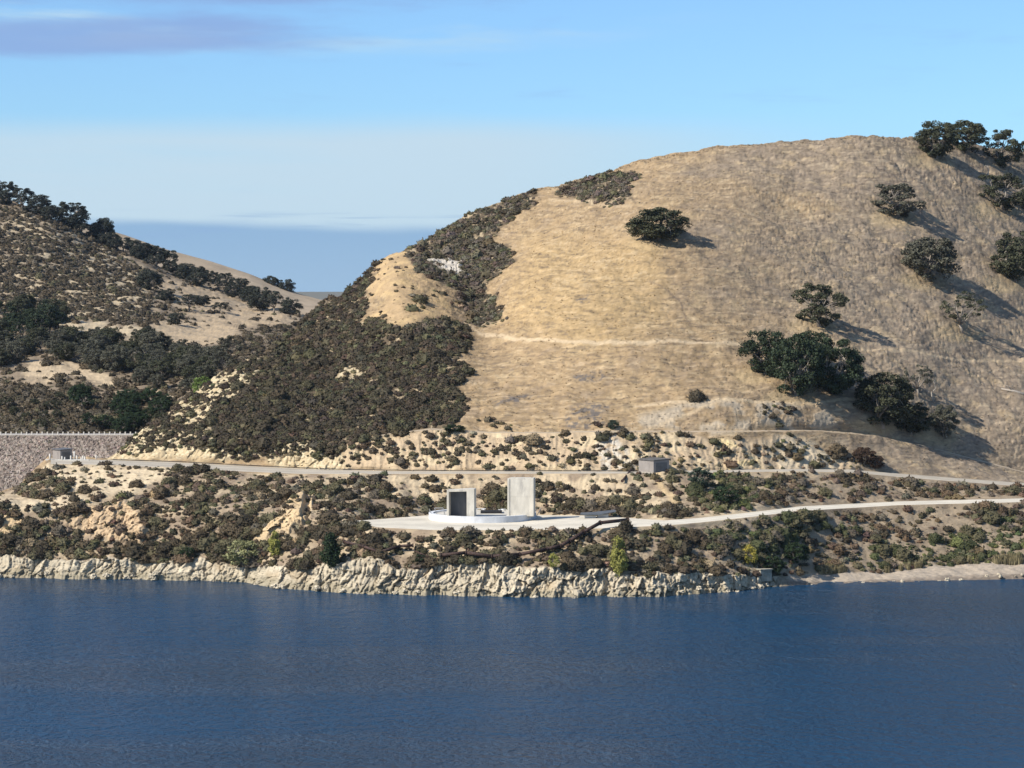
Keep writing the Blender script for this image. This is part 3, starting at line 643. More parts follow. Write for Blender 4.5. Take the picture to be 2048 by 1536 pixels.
SPEC = {'brown': (.086, .066, .040), 'dark': (.056, .046, .029), 'olive': (.098, .088, .048), 'green': (.062, .068, .030), 'rust': (.118, .082, .050), 'grey': (.120, .100, .072), 'bright': (.115, .125, .045), 'straw': (.27, .21, .13)}
MS = {k: mat_leaf('foliage_' + k, c, .22) for k, c in SPEC.items()}
shrub_mesh = {}
for k in SPEC:
    for i, (v, f, tn) in enumerate(big_b[:4]):
        shrub_mesh[k, i] = mesh_np('shrub', v, f, MS[k], np.repeat(tn[:, None], 3, 1), False)

def scatter(U, V, dens, n, rng, Uc, rowsV, ranges):
    pass
def sample(poly_or_fn, n, u0, u1, v0, v1, rng):
    u = rng.uniform(u0, u1, n); v = rng.uniform(v0, v1, n); return u, v
# density of brush over the near hill, looked up in the same ground masks
def lookup(A, u, v):
    c = np.clip(np.round((u - CU[0]) / 1.75).astype(int), 0, NC - 1); out = np.zeros(len(u))
    for cc in np.unique(c):
        k = np.where(c == cc)[0]; out[k] = np.interp(-v[k], -VV[:, cc], A[:, cc])
    return out
def mk(p, s=6): return polymask(p, QU, QV, s)
dens = dark * (1 - .8 * ss(n_f + .5 * n_mid, .38, .55))
clump = ss(n_mid, -.25, .35)
lowd = low * (1 - band(0, 1, -200, 2)) * (.34 + .72 * clump)
lowd *= 1 - .62 * ss(UU, 1520, 1640) * (1 - np.maximum.reduce([mk([(1580,1020),(1700,1030),(1800,1060),(1790,1090),(1600,1060),(1480,1130),(1400,1060),(1480,1045)]), mk([(1700,1110),(2120,1040),(2120,1125),(1700,1130)]) * .9, .8 * mk([(1960,1000),(2120,1000),(2120,1060),(1990,1050)]), mk([(1560,945),(1700,948),(2120,985),(2120,996),(1900,990),(1560,965)]) * .8]))
for k, a in (('out1', .8), ('out2', .92), ('out3', .6), ('tan_l1', .68), ('tan_l2', .6), ('tan_m', .45)): lowd *= 1 - a * MK[k]
lowd *= 1 - .85 * mk([(640,946),(1270,948),(1240,972),(1100,968),(1060,985),(960,975),(900,1000),(840,985),(780,985),(760,960),(650,955)], 4)
lowd *= 1 - .5 * mk([(1070,965),(1340,955),(1350,1020),(1230,1000),(1080,1000)], 6)
lowd *= 1 - .9 * mk([(1325,935),(1345,985),(1362,1010),(1350,1012),(1318,965),(1305,945)], 3)
dens = np.maximum(dens, lowd)
dens *= 1 - .45 * MK['pale2']; dens *= 1 - .45 * MK['pale1']; dens *= 1 - .62 * MK['pale3']; dens *= 1 - .9 * MK['white']; dens *= 1 - .75 * MK['patch1']
dens = np.maximum(dens, MK['cut'] * .16 + .45 * mk([(720,880),(1140,880),(1160,915),(900,920),(720,910)], 10) * MK['cut'] * ss(n_mid, -.1, .3))
dens = np.maximum(dens, MK['knoll'] * .05 + .5 * mk([(790,590),(880,580),(880,615),(800,625)]) * ss(n_mid, -.2, .3))
dens = np.maximum(dens, .5 * ss(n_mid, 0, .3) * np.maximum.reduce([mk([(940,838),(1040,838),(1030,858),(930,858)]), mk([(1140,835),(1240,840),(1230,858),(1140,858)]), mk([(1480,806),(1600,812),(1640,855),(1540,858),(1490,825)]), mk([(1550,880),(1720,905),(1700,938),(1560,935)]) * .8, 1.5 * mk([(1500,812),(1590,812),(1630,845),(1560,855),(1500,832)]), mk([(1390,790),(1470,788),(1470,800),(1390,802)])]))
dens = np.maximum(dens, .035 * low)
dens *= (1 - np.maximum.reduce([band(2, 3, 700, 8), band(4, 5, 75, 2.5), band(6, 7, 740, 2)]))
dens *= 1 - band(0, 1, -200, 3) * .97
rng = np.random.default_rng(77)
NS = 62000
su = rng.uniform(-60, 2110, NS); sv = rng.uniform(335, 1165, NS)
inside = (sv > np.interp(su, CU, L[8]) + 1) & (sv < np.interp(su, CU, L[1]) + 4)
su, sv = su[inside], sv[inside]
xk = lookup(dark, su, sv) > .5; add_u = np.repeat(su[xk], 2) + rng.normal(0, 5, 2 * xk.sum()); add_v = np.repeat(sv[xk], 2) + rng.normal(0, 4, 2 * xk.sum()) + 1; add_v = np.maximum(add_v, np.interp(add_u, CU, L[8]) + 1.5)
su = np.concatenate([su, add_u]); sv = np.concatenate([sv, add_v]); dd = lookup(dens, su, sv); keep = rng.random(len(su)) < dd; su, sv, dd = su[keep], sv[keep], dd[keep]
sp = ground_many(su, sv, VV, CU, VX, VY, VZ)
sr = np.exp(rng.normal(-.17, .44, len(su))) * np.where(dd > .7, 1.0, .78)
big = (sv > np.interp(su, CU, L[4]))
sr *= np.where(big, 1.12, 1.12); sr *= np.where(lookup(dark, su, sv) > .5, .60, .76); sr = np.clip(sr, .3, 2.1)
# species by place
isgreen = lambda: None
gmask = np.maximum.reduce([mk([(1360,945),(1440,940),(1540,955),(1530,1010),(1440,1025),(1370,990)], 10), mk([(1400,1050),(1620,1035),(1760,1060),(1620,1075),(1560,1140),(1480,1120)], 14), mk([(1690,1105),(2120,1020),(2120,1130),(1700,1135)], 10) * .9, mk([(150,935),(600,950),(640,1000),(400,960),(200,980)], 14) * .3])
gm = lookup(gmask, su, sv); nz = lookup(n_big, su, sv); rr = rng.random(len(su))
spec = np.where(rr < .42, 'brown', np.where(rr < .62, 'dark', np.where(rr < .85, 'olive', np.where(rr < .96, 'grey', 'straw')))).astype(object)
dk = lookup(dark, su, sv) > .5
spec[dk & (rr > .8)] = 'dark'; spec[dk & (rr < .3)] = 'dark'
gul_ = dk & (sv < 660) & (su > 790); spec[gul_ & (rr < .55)] = 'grey'; spec[gul_ & (rr > .9)] = 'olive'
spec[(gm > .4) & (rr < .45)] = 'green'; spec[(gm > .4) & (rr >= .45) & (rr < .8)] = 'olive'; spec[(gm > .5) & (rr > .93)] = 'bright'
rt = (su > 1560) & (sv > 940) & (gm < .4); spec[rt & (rr < .35)] = 'rust'; spec[rt & (rr > .8)] = 'grey'
ru = (su > 180) & (su < 420) & (sv > 1000); spec[ru & (rr > .82)] = 'rust'
# every individual shrub: the ones that show largest
score = sr / sp[:, 1] * np.where(sv > np.interp(su, CU, L[4]), 1.15, 1.0)
order = np.argsort(-score); ind = order[:285]; rest = order[285:]
def region(u, v):
    if v > np.interp(u, CU, L[2]) and u > 690: 
        return ('shrubs between the shore and the pale dirt road', 'low round %s shrub on the bank between the shore and the pale dirt road') if u < 1500 else ('shrubs on the dry slope above the beach', 'low round %s shrub on the dry slope above the beach')
    if v > np.interp(u, CU, L[4]):
        return ('shrubs on the left bluff', 'low round %s shrub on the left bluff between rocky shore and access road') if u < 690 else ('shrubs between the two roads', 'low round %s shrub on the bank between the two roads')
    return ('shrubs above the access road', 'low round %s shrub on the hillside above the access road') 
ADJ = {'brown': 'brown', 'dark': 'dark brown', 'olive': 'olive', 'green': 'green', 'rust': 'rusty brown', 'grey': 'grey brown', 'bright': 'bright green', 'straw': 'straw'}
for i in ind:
    o = link('shrub', shrub_mesh[spec[i], int(rng.integers(0, 4))], None, sp[i] - np.array([0, 0, .08]), rng.uniform(0, 6.28), (sr[i], sr[i] * rng.uniform(.85, 1.1), sr[i] * rng.uniform(.75, 1.05)))
    gname, lab = region(su[i], sv[i]); tag(o, lab % ADJ[spec[i]], 'shrub', ADJ[spec[i]] + ' ' + gname)
def merge_stuff(name, P, R, colf, rng, protos=small_b, m=M_BRUSH, hs=(.75, 1.1), smooth=False):
    vs, fs, cs = [], [], []; n0 = 0
    which = rng.integers(0, len(protos), len(P))
    for w in range(len(protos)):
        k = np.where(which == w)[0]
        if len(k) == 0: continue
        v, f, tn = protos[w]; a = rng.uniform(0, 6.28, len(k)); ca, sa = np.cos(a)[:, None], np.sin(a)[:, None]
        h = R[k] * rng.uniform(*hs, len(k))
        X = (v[None, :, 0] * ca - v[None, :, 1] * sa) * R[k][:, None] + P[k, 0][:, None]
        Y_ = (v[None, :, 0] * sa + v[None, :, 1] * ca) * R[k][:, None] + P[k, 1][:, None]
        Z_ = v[None, :, 2] * h[:, None] + P[k, 2][:, None] - .08
        vs.append(np.stack([X, Y_, Z_], -1).reshape(-1, 3))
        fs.append((f[None] + (np.arange(len(k)) * len(v))[:, None, None] + n0).reshape(-1, 3)); n0 += len(k) * len(v)
        cs.append((colf[k][:, None, :] * tn[None, :, None]).reshape(-1, 3))
    me = mesh_np(name, np.concatenate(vs), np.concatenate(fs), m, np.concatenate(cs), smooth)
    return tag(link(name, me), kind='stuff')
colr = np.array([SPEC[s] for s in spec]) * rng.uniform(.72, 1.35, (len(spec), 1)) * (1 + rng.normal(0, .06, (len(spec), 3)))
merge_stuff('brush', sp[rest], sr[rest], colr[rest], rng)
print('shrubs', len(ind), len(rest))
# dry grass tufts over the open slopes
tuft = []
for _ in range(5):
    n = 16; a = rng.uniform(0, 6.28, n); r = rng.uniform(0, .5, n); b0 = np.stack([np.cos(a) * r, np.sin(a) * r, np.full(n, -.05)], 1)
    tip = b0 + np.stack([np.cos(a) * .35, np.sin(a) * .35, rng.uniform(.6, 1.2, n)], 1); sd = np.stack([-np.sin(a), np.cos(a), 0 * a], 1) * .12
    v = np.stack([b0 - sd, b0 + sd, tip], 1).reshape(-1, 3); tuft.append((v, np.arange(n * 3).reshape(-1, 3), np.tile([.8, .8, 1.15], n)))
NG = 15000; gu = rng.uniform(-60, 2110, NG); gv = rng.uniform(270, 1160, NG)
k = (gv > np.interp(gu, CU, L[8]) + .5) & (gv < np.interp(gu, CU, L[1])); gu, gv = gu[k], gv[k]
bare = 1 - np.maximum.reduce([flat, dark * .8, paleP, cutw * .6, MK['out1'], MK['out2'], MK['white']])
k = rng.random(len(gu)) < lookup(bare, gu, gv); gu, gv = gu[k], gv[k]
# a fringe on the skyline
fu = rng.uniform(1080, 2100, 900); fv = np.interp(fu, CU, L[8]) + rng.uniform(1, 7, 900); gu = np.concatenate([gu, fu]); gv = np.concatenate([gv, fv])
gp = ground_many(gu, gv, VV, CU, VX, VY, VZ); gr = rng.uniform(.18, .45, len(gu))
gc = np.stack([lookup(base[..., i], gu, gv) for i in range(3)], 1) * rng.uniform(.75, 1.25, (len(gu), 1))
merge_stuff('dry_grass', gp, gr, gc, rng, tuft)

# brush on the far left slopes
NS = 30000; fu = rng.uniform(-80, 700, NS); fv = rng.uniform(360, 880, NS)
def lookv(A, u, v):
    c = np.clip(np.round((u - CV[0]) / 2.2).astype(int), 0, len(CV) - 1); out = np.zeros(len(u))
    for cc in np.unique(c):
        k = np.where(c == cc)[0]; out[k] = np.interp(-v[k], -VVv[:, cc], A[:, cc])
    return out
dv = np.full(VVv.shape, .28); dv = np.maximum(dv, rocky * (.62 + .38 * ss(-n_m, -.3, .2)))
dv = np.maximum(dv, pm([(-90,540),(60,560),(120,640),(330,660),(330,640),(300,620),(200,640),(-90,660)], 10) * .95)
dv = np.maximum(dv, pm([(-90,400),(60,425),(200,480),(290,545),(240,560),(100,480),(-90,470)], 8) * .7)
dv = np.maximum(dv, pm([(-60,770),(330,800),(370,880),(-60,880)], 8) * .75)
dv = np.maximum(dv, pm([(430,680),(640,620),(640,720),(440,760)], 8) * .75)
dv *= 1 - .93 * np.maximum.reduce([field, grass1 * .8, pm([(115,640),(200,645),(320,660),(300,688),(200,665),(115,652)], 3), pm([(60,720),(160,725),(230,765),(350,790),(350,782),(250,775),(130,755),(40,775)], 3)])
k = (fv > np.interp(fu, CV, vt) + 1); fu, fv = fu[k], fv[k]; k = rng.random(len(fu)) < lookv(dv, fu, fv); fu, fv = fu[k], fv[k]
fp = ground_many(fu, fv, VVv, CV, vx, vy, vz); fr = np.clip(np.exp(rng.normal(-.05, .32, len(fu))), .4, 2.2)
WXx, WXy, WXz = WX[0], WX[1], WX[2]; er = rng.integers(2, NRV, 4600); ec = rng.integers(0, 34, 4600); kk = WXz[er, ec] > 2
fp = np.concatenate([fp, np.stack([WXx[er, ec], WXy[er, ec], WXz[er, ec]], 1)[kk] + rng.normal(0, 1, (kk.sum(), 3)) * [1.5, .3, .1]]); fr = np.concatenate([fr, rng.uniform(.7, 1.9, kk.sum())]); fu = np.zeros(len(fp))
fs_ = np.array([SPEC[s] for s in rng.choice(['brown', 'dark', 'grey', 'olive'], len(fu), p=[.4, .3, .2, .1])]) * rng.uniform(.8, 1.3, (len(fu), 1))
merge_stuff('far_brush', fp, fr, fs_, rng)
print('far brush', len(fu))

# ------------------------------------------------------------ trees
def tree_protos(seed, kind):
    rng = np.random.default_rng(seed); mb = MB()
    if kind == 'dome': n, cz, rx, rz, cr, nl, ls = 80, .40, .45, .46, .12, 160, .021
    elif kind == 'dense': n, cz, rx, rz, cr, nl, ls = 76, .46, .46, .46, .112, 160, .020
    elif kind == 'open': n, cz, rx, rz, cr, nl, ls = 46, .50, .46, .42, .088, 125, .020
    elif kind == 'bare': n, cz, rx, rz, cr, nl, ls = 46, .56, .45, .42, .07, 60, .019
    elif kind == 'spread': n, cz, rx, rz, cr, nl, ls = 54, .44, .47, .44, .090, 135, .019
    elif kind == 'conic': n, cz, rx, rz, cr, nl, ls = 50, .50, .32, .48, .15, 110, .030
    else: n, cz, rx, rz, cr, nl, ls = 48, .50, .44, .42, .13, 75, .028
    cen = []
    while len(cen) < n:
        p = rng.normal(size=3); p /= np.linalg.norm(p); p *= rng.uniform(.45, 1.0) ** .6
        q_ = np.array([p[0] * rx, p[1] * rx, cz + p[2] * rz])
        if kind in ('dense', 'dome') and q_[2] < .06: continue
        if kind in ('open', 'bare') and p[2] < -.45 + .9 * (p[0] ** 2 + p[1] ** 2) * 0: continue
        if kind == 'conic' and (p[0] ** 2 + p[1] ** 2) ** .5 > 1.05 - .75 * (q_[2] - .1): continue
        cen.append(q_)
    cen = np.array(cen); lean = rng.normal(size=2) * .05
    th = .12 if kind in ('dome', 'dense', 'loose') else .20
    fork = Vector((lean[0], lean[1], th)); tr = .030
    mb.tube([(0, 0, -.06), (lean[0] * .3, lean[1] * .3, th * .5), fork], [tr * 1.35, tr, tr * .85], 7)
    hubs = []
    for k in range(7 if kind != 'conic' else 4):
        a = k / 7 * 6.283 + rng.uniform(-.3, .3); rr_ = rng.uniform(.12, .26)
        h = Vector((math.cos(a) * rr_, math.sin(a) * rr_, cz - rz * .1 + rng.uniform(-.12, .15)))
        mid_ = fork.lerp(h, .5) + Vector(rng.normal(size=3) * .02); mb.tube([fork, mid_, h], [tr * .6, tr * .45, tr * .32], 5); hubs.append(h)
    for c in cen:
        h = min(hubs, key=lambda q_: (q_ - Vector(c)).length); mid_ = h.lerp(Vector(c), .5) + Vector(rng.normal(size=3) * .025)
        mb.tube([h, mid_, c], [tr * .28, tr * .18, tr * .08], 4, False)
        if kind == 'bare':
            for _ in range(4):
                e = Vector(c) + Vector(rng.normal(size=3) * .06); mb.tube([c, e], [tr * .09, tr * .04], 3, False)
    trunk = mb.mesh('trunk', M_BARK, True)
    vs, fs, ts = [], [], []; n0 = 0
    for c in cen:
        R_ = cr * rng.uniform(.55, 1.35); m_ = int(nl * rng.uniform(.7, 1.2)); d = rng.normal(size=(m_, 3)); d /= np.linalg.norm(d, axis=1)[:, None]
        d[:, 2] = np.abs(d[:, 2]) * np.where(rng.random(m_) < .72, 1, -1)
        pos = c + d * R_ * rng.uniform(.55, 1.05, (m_, 1)) * np.array([1, 1, .72])
        v, f = leaf_tris(rng, pos, d, ls, .7); vs.append(v); fs.append(f + n0); n0 += len(v)
        ts.append(np.repeat(rng.uniform(.8, 1.25, m_), 3) * rng.uniform(.8, 1.2))
    return trunk, (np.concatenate(vs), np.concatenate(fs), np.concatenate(ts))
LEAF = {'oak': (.062, .066, .038), 'deep': (.034, .048, .025), 'greyoak': (.095, .094, .068), 'far': (.046, .051, .038), 'yellow': (.42, .35, .07), 'lime': (.30, .29, .08), 'willow': (.27, .27, .13), 'pine': (.030, .050, .022), 'brown': (.075, .048, .033), 'sea': (.045, .066, .045), 'fresh': (.14, .20, .05), 'straw': (.34, .29, .14)}
ML = {k: mat_leaf('leaves_' + k, c, .12) for k, c in LEAF.items()}
PRO = {}
for kind, cnt in (('dome', 2), ('dense', 3), ('open', 3), ('bare', 2), ('conic', 2), ('loose', 2), ('spread', 3)):
    for i in range(cnt): PRO[kind, i] = tree_protos(hash_ := (sum(map(ord, kind)) * 7 + i), kind)
_cm = {}
def crown_mesh(kind, i, leaf):
    if (kind, i, leaf) not in _cm:
        v, f, tn = PRO[kind, i][1]; _cm[kind, i, leaf] = mesh_np('crown', v, f, ML[leaf], np.repeat(tn[:, None], 3, 1), False)
    return _cm[kind, i, leaf]
def tree(name, P, w, h, kind, i, leaf, label, cat='tree', group=None, rz=None):
    e = empty(name, P, rng.uniform(0, 6.28) if rz is None else rz); e.scale = (w, w, h)
    tag(e, label, cat, group)
    link('trunk', PRO[kind, i][0], e); link('crown', crown_mesh(kind, i, leaf), e)
    return e
def tree_px(name, u, v, w, h, kind, i, leaf, label, cat='tree', group=None):
    P = ground(u, v); s = P.y / F; return tree(name, P, w * s, h * s, kind, i, leaf, label, cat, group)
TR = [
 ('oak_tree',1318,484,128,70,'dome',0,'oak','lone low domed oak on the open golden slope near the upper shrub thicket'),
 ('oak_tree',1795,430,118,80,'spread',0,'greyoak','open oak with pale limbs standing alone below the hilltop oaks at right'),
 ('oak_tree',1858,556,118,98,'dense',0,'greyoak','grey-green round oak on the right slope with shadow stretching right'),
 ('oak_tree',2030,562,110,108,'dense',1,'oak','dense dark oak at the right edge of the photo, halfway up the slope'),
 ('oak_tree',1640,652,122,98,'spread',1,'oak','dark open oak directly above the large dense oak grove'),
 ('oak_tree',1530,745,100,92,'dense',2,'deep','leftmost dense oak of the large dark grove on the lower right slope'),
 ('oak_tree',1592,792,118,135,'dense',0,'deep','tall middle oak of the large dark grove on the lower right slope'),
 ('oak_tree',1668,790,118,125,'dense',1,'deep','right-hand broad oak of the large dark grove, trunk in deep shade'),
 ('oak_tree',1625,740,90,85,'dense',2,'deep','upper oak crown rising behind the middle of the large dark grove'),
 ('oak_tree',1765,850,128,116,'dense',0,'oak','rounded grey-green oak just right of the large dark grove'),
 ('oak_tree',1822,862,104,70,'dense',1,'oak','low spreading oak between the rounded oak and the dead white snag'),
 ('oak_tree',1886,866,62,70,'dense',0,'greyoak','small rounded oak beside the dead white snag on the lower right slope'),
 ('oak_tree',1925,660,100,84,'bare',0,'oak','nearly leafless oak with twisted bare limbs on the right slope'),
 ('oak_tree',1838,795,70,68,'bare',1,'greyoak','thin sparse brown oak above the dead white snag'),
 ('oak_tree',1872,316,90,78,'dense',2,'oak','leftmost oak of the cluster on the hilltop at right'),
 ('oak_tree',1930,302,96,70,'dense',0,'oak','wide oak second from left in the hilltop cluster, against the sky'),
 ('oak_tree',2006,332,88,84,'spread',2,'oak','tall open oak third in the hilltop cluster with light limbs'),
 ('oak_tree',2062,330,80,56,'open',1,'oak','oak cut by the right edge of the photo at the hilltop'),
 ('oak_tree',2004,412,112,86,'spread',0,'oak','flat-topped oak with a visible trunk just below the hilltop cluster'),
 ('oak_tree',2062,420,60,50,'dense',1,'oak','small oak at the right edge below the flat-topped oak'),
 ('bush_tree',1402,975,62,46,'loose',0,'sea','blue-green rounded bush tree right of the roadside shed'),
 ('bush_tree',1450,1008,60,40,'loose',1,'pine','olive green bush tree below the blue-green one, above the pale road'),
 ('young_tree',1500,1128,32,44,'loose',0,'yellow','small tree with bright yellow autumn leaves near the right shore'),
 ('young_tree',1237,1150,46,74,'conic',0,'lime','yellow-green narrow tree on the rocky shore below the pipe bend'),
 ('young_tree',664,1142,58,66,'conic',1,'pine','dark green conical tree on the shore left of the rusty pipe'),
 ('willow_tree',488,1138,82,62,'loose',1,'willow','pale green airy willow on the shore with a leaning trunk'),
 ('young_tree',549,1116,34,50,'conic',0,'lime','slim yellow-green tree right of the pale willow'),
 ('bush_tree',374,1124,34,26,'dense',2,'pine','small dark green bush on top of the left shore rocks'),
 ('bush_tree',1545,1150,56,38,'dense',1,'pine','dark bush behind the concrete block at the beach end'),
 ('bush_tree',1727,930,52,38,'dense',0,'brown','large reddish brown bush above the access road at right'),
 ('bush_tree',1752,940,36,28,'dense',2,'brown','smaller brown bush touching the access road right of the larger one'),
 ('bush_tree',1108,1140,26,34,'loose',0,'lime','thin olive bush at the rock edge below the pipe'),
 ('bush_tree',840,1130,34,24,'loose',1,'pine','low green bush at the left end of the long rusty pipe'),
 ('bush_tree',908,862,50,14,'dense',1,'pine','low dark bush at the foot of the brushy slope beside the terrace track'),
 ('bush_tree',1226,860,26,20,'dense',2,'sea','single green bush on the terrace track below the grey rocks'),
 ('bush_tree',1590,1128,60,46,'dense',0,'pine','broad dark green bush above the start of the beach'),
]
for a in TR: tree_px(*a[:9], cat='bush' if a[0] == 'bush_tree' else 'tree')
# trees along the left ridge and in the valley
def vground(u, v): return Vector(ground_many(np.array([float(u)]), np.array([float(v)]), VVv, CV, vx, vy, vz)[0])
LR = [(-30,372,50,36),(14,398,44,34),(44,408,46,34),(80,420,44,32),(104,434,32,26),(140,448,66,46),(163,462,34,24),(190,474,30,26),(208,480,40,44),(222,488,30,26),(246,498,38,28),(268,508,40,30),(288,516,44,34),(312,524,46,36),(336,532,44,40),(372,540,36,26),(398,552,34,26),(424,560,32,24),(452,578,34,32),(478,588,40,28),(500,600,34,26),(520,620,50,46),(548,628,50,44),(580,632,40,30),(300,580,46,40),(330,600,36,26),(378,622,44,34),(352,650,30,22),(296,680,30,30),(406,612,32,20),(440,626,30,18)]
for q_ in range(16):
    uu_ = 5 + q_ * 33 + rng.uniform(-8, 8); LR.insert(24, (uu_, float(np.interp(uu_, CV, vt)) + rng.uniform(4, 14), rng.uniform(24, 40), rng.uniform(20, 30)))
for j, (u, v, w, h) in enumerate(LR):
    P = vground(u, v); s = P.y / F
    kd = [('dense', 0), ('dense', 1), ('open', 1), ('dense', 2)][j % 4]
    tree('oak_tree', P, w * s * 1.2, h * s * 1.15, *kd, 'far', 'dark oak in the row down the brushy left ridge' if j < 40 else 'scattered oak on the grassy slope under the left ridge', 'tree', 'oaks along the left ridge' if j < 40 else 'scattered oaks under the left ridge')
for j, (u, v, w, h, lb) in enumerate([(542,577,34,32,'left one of two round oaks on the far grass hill crest'),(571,586,38,34,'right one of two round oaks on the far grass hill crest')]):
    P = at(u, v - 4, 1548.0); tree('oak_tree', P - Vector((0, 0, 3)), w * .32, h * .32, 'dense', j, 'far', lb)
FOR = [([(-60,640),(60,600),(120,630),(140,668),(60,690),(-60,690)], 20, (44, 60), 'deep', 'dark oak in the shaded wood at the left edge of the valley', 'shaded oaks at the left edge'),
       ([(-60,690),(140,680),(330,705),(470,722),(455,760),(360,775),(200,745),(100,720),(-60,745)], 78, (40, 62), 'greyoak', 'grey-green oak in the dense wood on the valley floor', 'wood on the valley floor'),
       ([(190,725),(430,740),(410,790),(270,782)], 18, (36, 54), 'greyoak', 'grey-green oak on the lower edge of the valley wood above the hollow', 'lower edge of the valley wood'),
       ([(130,800),(340,800),(330,868),(180,868)], 26, (34, 50), 'pine', 'dark green tree in the shaded hollow behind the dam', 'trees in the hollow behind the dam'),
       ([(-50,790),(120,790),(120,860),(-50,860)], 12, (22, 34), 'oak', 'small tree on the brown slope behind the dam at far left', 'small trees behind the dam')]
for poly, n, (w0, w1), leaf, lb, gr_ in FOR:
    c = 0; pa = np.array(poly, float)
    while c < n:
        u = rng.uniform(pa[:, 0].min(), pa[:, 0].max()); v = rng.uniform(pa[:, 1].min(), pa[:, 1].max())
        if polymask(poly, np.array([u]), np.array([v]), .1)[0] < .5: continue
        P = vground(u, v); s = P.y / F; w = rng.uniform(w0, w1)
        lf_ = leaf if rng.random() < .75 else 'oak'
        tree('oak_tree', P, w * s, w * s * rng.uniform(.72, .95), *[('dense', 0), ('open', 2), ('dense', 2), ('open', 0), ('dense', 1)][c % 5], lf_, lb, 'tree', gr_); c += 1
P = vground(404, 800); tree('bush_tree', P, 58 * P.y / F, 44 * P.y / F, 'loose', 0, 'fresh', 'bright green bush peeping over the brushy spur at the valley edge', 'bush')

# dead snags and logs
def snag(name, u, v, hpx, label, lean=.1, seed=3):
    r = np.random.default_rng(seed); P = ground(u, v); s = P.y / F; h = hpx * s; e = empty(name, P); tag(e, label, 'dead tree')
    pts = [Vector((0, 0, -.3))]; 
    for k in range(1, 6): pts.append(Vector((lean * h * k / 5 + r.normal() * .12 * h * .5, r.normal() * .1, h * k / 5)))
    link('trunk', MB().tube(pts, [.26, .22, .18, .14, .1, .05], 7).mesh('trunk', M_DEAD, True), e)
    for k in (2, 3, 4, 4):
        b = pts[k]; d = Vector((r.normal(), r.normal() * .4, .8)) * h * .22
        link('branch', MB().tube([b, b + d * .5 + Vector((.1, 0, .1)), b + d], [.10, .07, .03], 5).mesh('branch', M_DEAD, True), e)
snag('dead_tree', 1893, 868, 42, 'bleached white dead snag with crooked trunk beside the small rounded oak', -.15, 4)
snag('dead_tree', 1866, 800, 42, 'slim bare dead tree standing behind the small rounded oak', .1, 9)
snag('tree_stump', 1976, 348, 22, 'pale upright stump between the hilltop oaks', 0.0, 12)
a, b = ground(2002, 780), ground(2056, 796)
e = empty('fallen_log', a); tag(e, 'fallen weathered log with broken branches near the right edge', 'log')
d = b - a
link('trunk', MB().tube([Vector((0, 0, .3)), d * .5 + Vector((0, 0, .55)), d + Vector((0, 0, .3))], [.18, .32, .38], 8).mesh('trunk', M_DEAD, True), e)
link('branch', MB().tube([d * .4 + Vector((0, 0, .5)), d * .25 + Vector((0, -.5, 1.4)), d * .1 + Vector((0, -.5, 1.5))], [.14, .08, .04], 6).mesh('branch', M_DEAD, True), e)

# ------------------------------------------------------------ intake works on the dirt platform
ZP = float(VZ[(ROW[2] + ROW[3]) // 2, int((965 - CU[0]) / 1.75)])
def onz(u, v, z): 
    kx, kz = ray(u, v); y = (z - CAMZ) / kz; return Vector((float(kx * y), float(y), z))
fr_ = onz(965, 1047, ZP); RR = 108 * (fr_.y + 10) / F; CX, CY = float(ray(965, 1038)[0]) * (fr_.y + RR), fr_.y + RR
HR = 1.32
e = empty('ring_wall', (CX, CY, ZP)); tag(e, 'low round whitewashed concrete ring wall carrying the two towers on the dirt platform', 'concrete ring')
def ring(r0, r1, z0, z1, n=96):
    mb = MB(); c = [(math.cos(2 * math.pi * k / n), math.sin(2 * math.pi * k / n)) for k in range(n)]
    vs = [(a * r, b_ * r, z) for (r, z) in ((r1, z0), (r1, z1), (r0, z1), (r0, z0)) for a, b_ in c]
    fs = [(i * n + k, i * n + (k + 1) % n, ((i + 1) % 4) * n + (k + 1) % n, ((i + 1) % 4) * n + k) for i in range(4) for k in range(n)]
    return mb.raw(vs, fs)
link('wall', ring(RR - .9, RR, -.3, HR).mesh('wall', M_RING), e)
n = 96; link('floor_slab', MB().raw([(math.cos(6.28318 * k / n) * (RR - .9), math.sin(6.28318 * k / n) * (RR - .9), HR - .28) for k in range(n)], [tuple(range(n))]).mesh('floor_slab', M_CONC), e)
link('dark_slot', MB().box(-.4, 3.9, .6, 4.4, HR - .26, HR + .12).mesh('dark_slot', M_DARK), e)  # near-black box, paints the shade of the opening behind the towers
yaw = -.12; zt = ZP + HR - .02
S0 = onz(921, 1032, zt); e = empty('concrete_tower', S0, yaw); tag(e, 'short concrete tower with a dark recessed opening, left one on the ring wall', 'tower')
w, dp, h = 5.45, 3.0, 5.35
link('left_jamb', MB().box(-w/2, -w/2 + .42, 0, dp, -.25, h - .28).mesh('left_jamb', M_CONC, bevel=.03), e)
link('right_pier', MB().box(w/2 - 1.5, w/2, 0, dp, -.25, h).mesh('right_pier', M_CONC, bevel=.03), e)
link('lintel', MB().raw([(-w/2 + .42, .02, h - .60), (w/2 - 1.5, .02, h - .50), (w/2 - 1.5, .02, h - .05), (-w/2 + .42, .02, h - .28), (-w/2 + .42, dp, h - .60), (w/2 - 1.5, dp, h - .50), (w/2 - 1.5, dp, h - .05), (-w/2 + .42, dp, h - .28)], [(0,1,2,3),(4,7,6,5),(0,4,5,1),(3,2,6,7),(0,3,7,4),(1,5,6,2)]).mesh('lintel', M_CONC), e)
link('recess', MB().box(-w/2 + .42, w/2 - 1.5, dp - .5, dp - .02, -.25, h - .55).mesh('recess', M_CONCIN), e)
S1 = onz(1041, 1030, zt); e = empty('concrete_tower', S1, yaw - .02); tag(e, 'tall plain pale concrete tower, right one on the ring wall', 'tower')
w, dp, h = 5.25, 2.6, 7.35
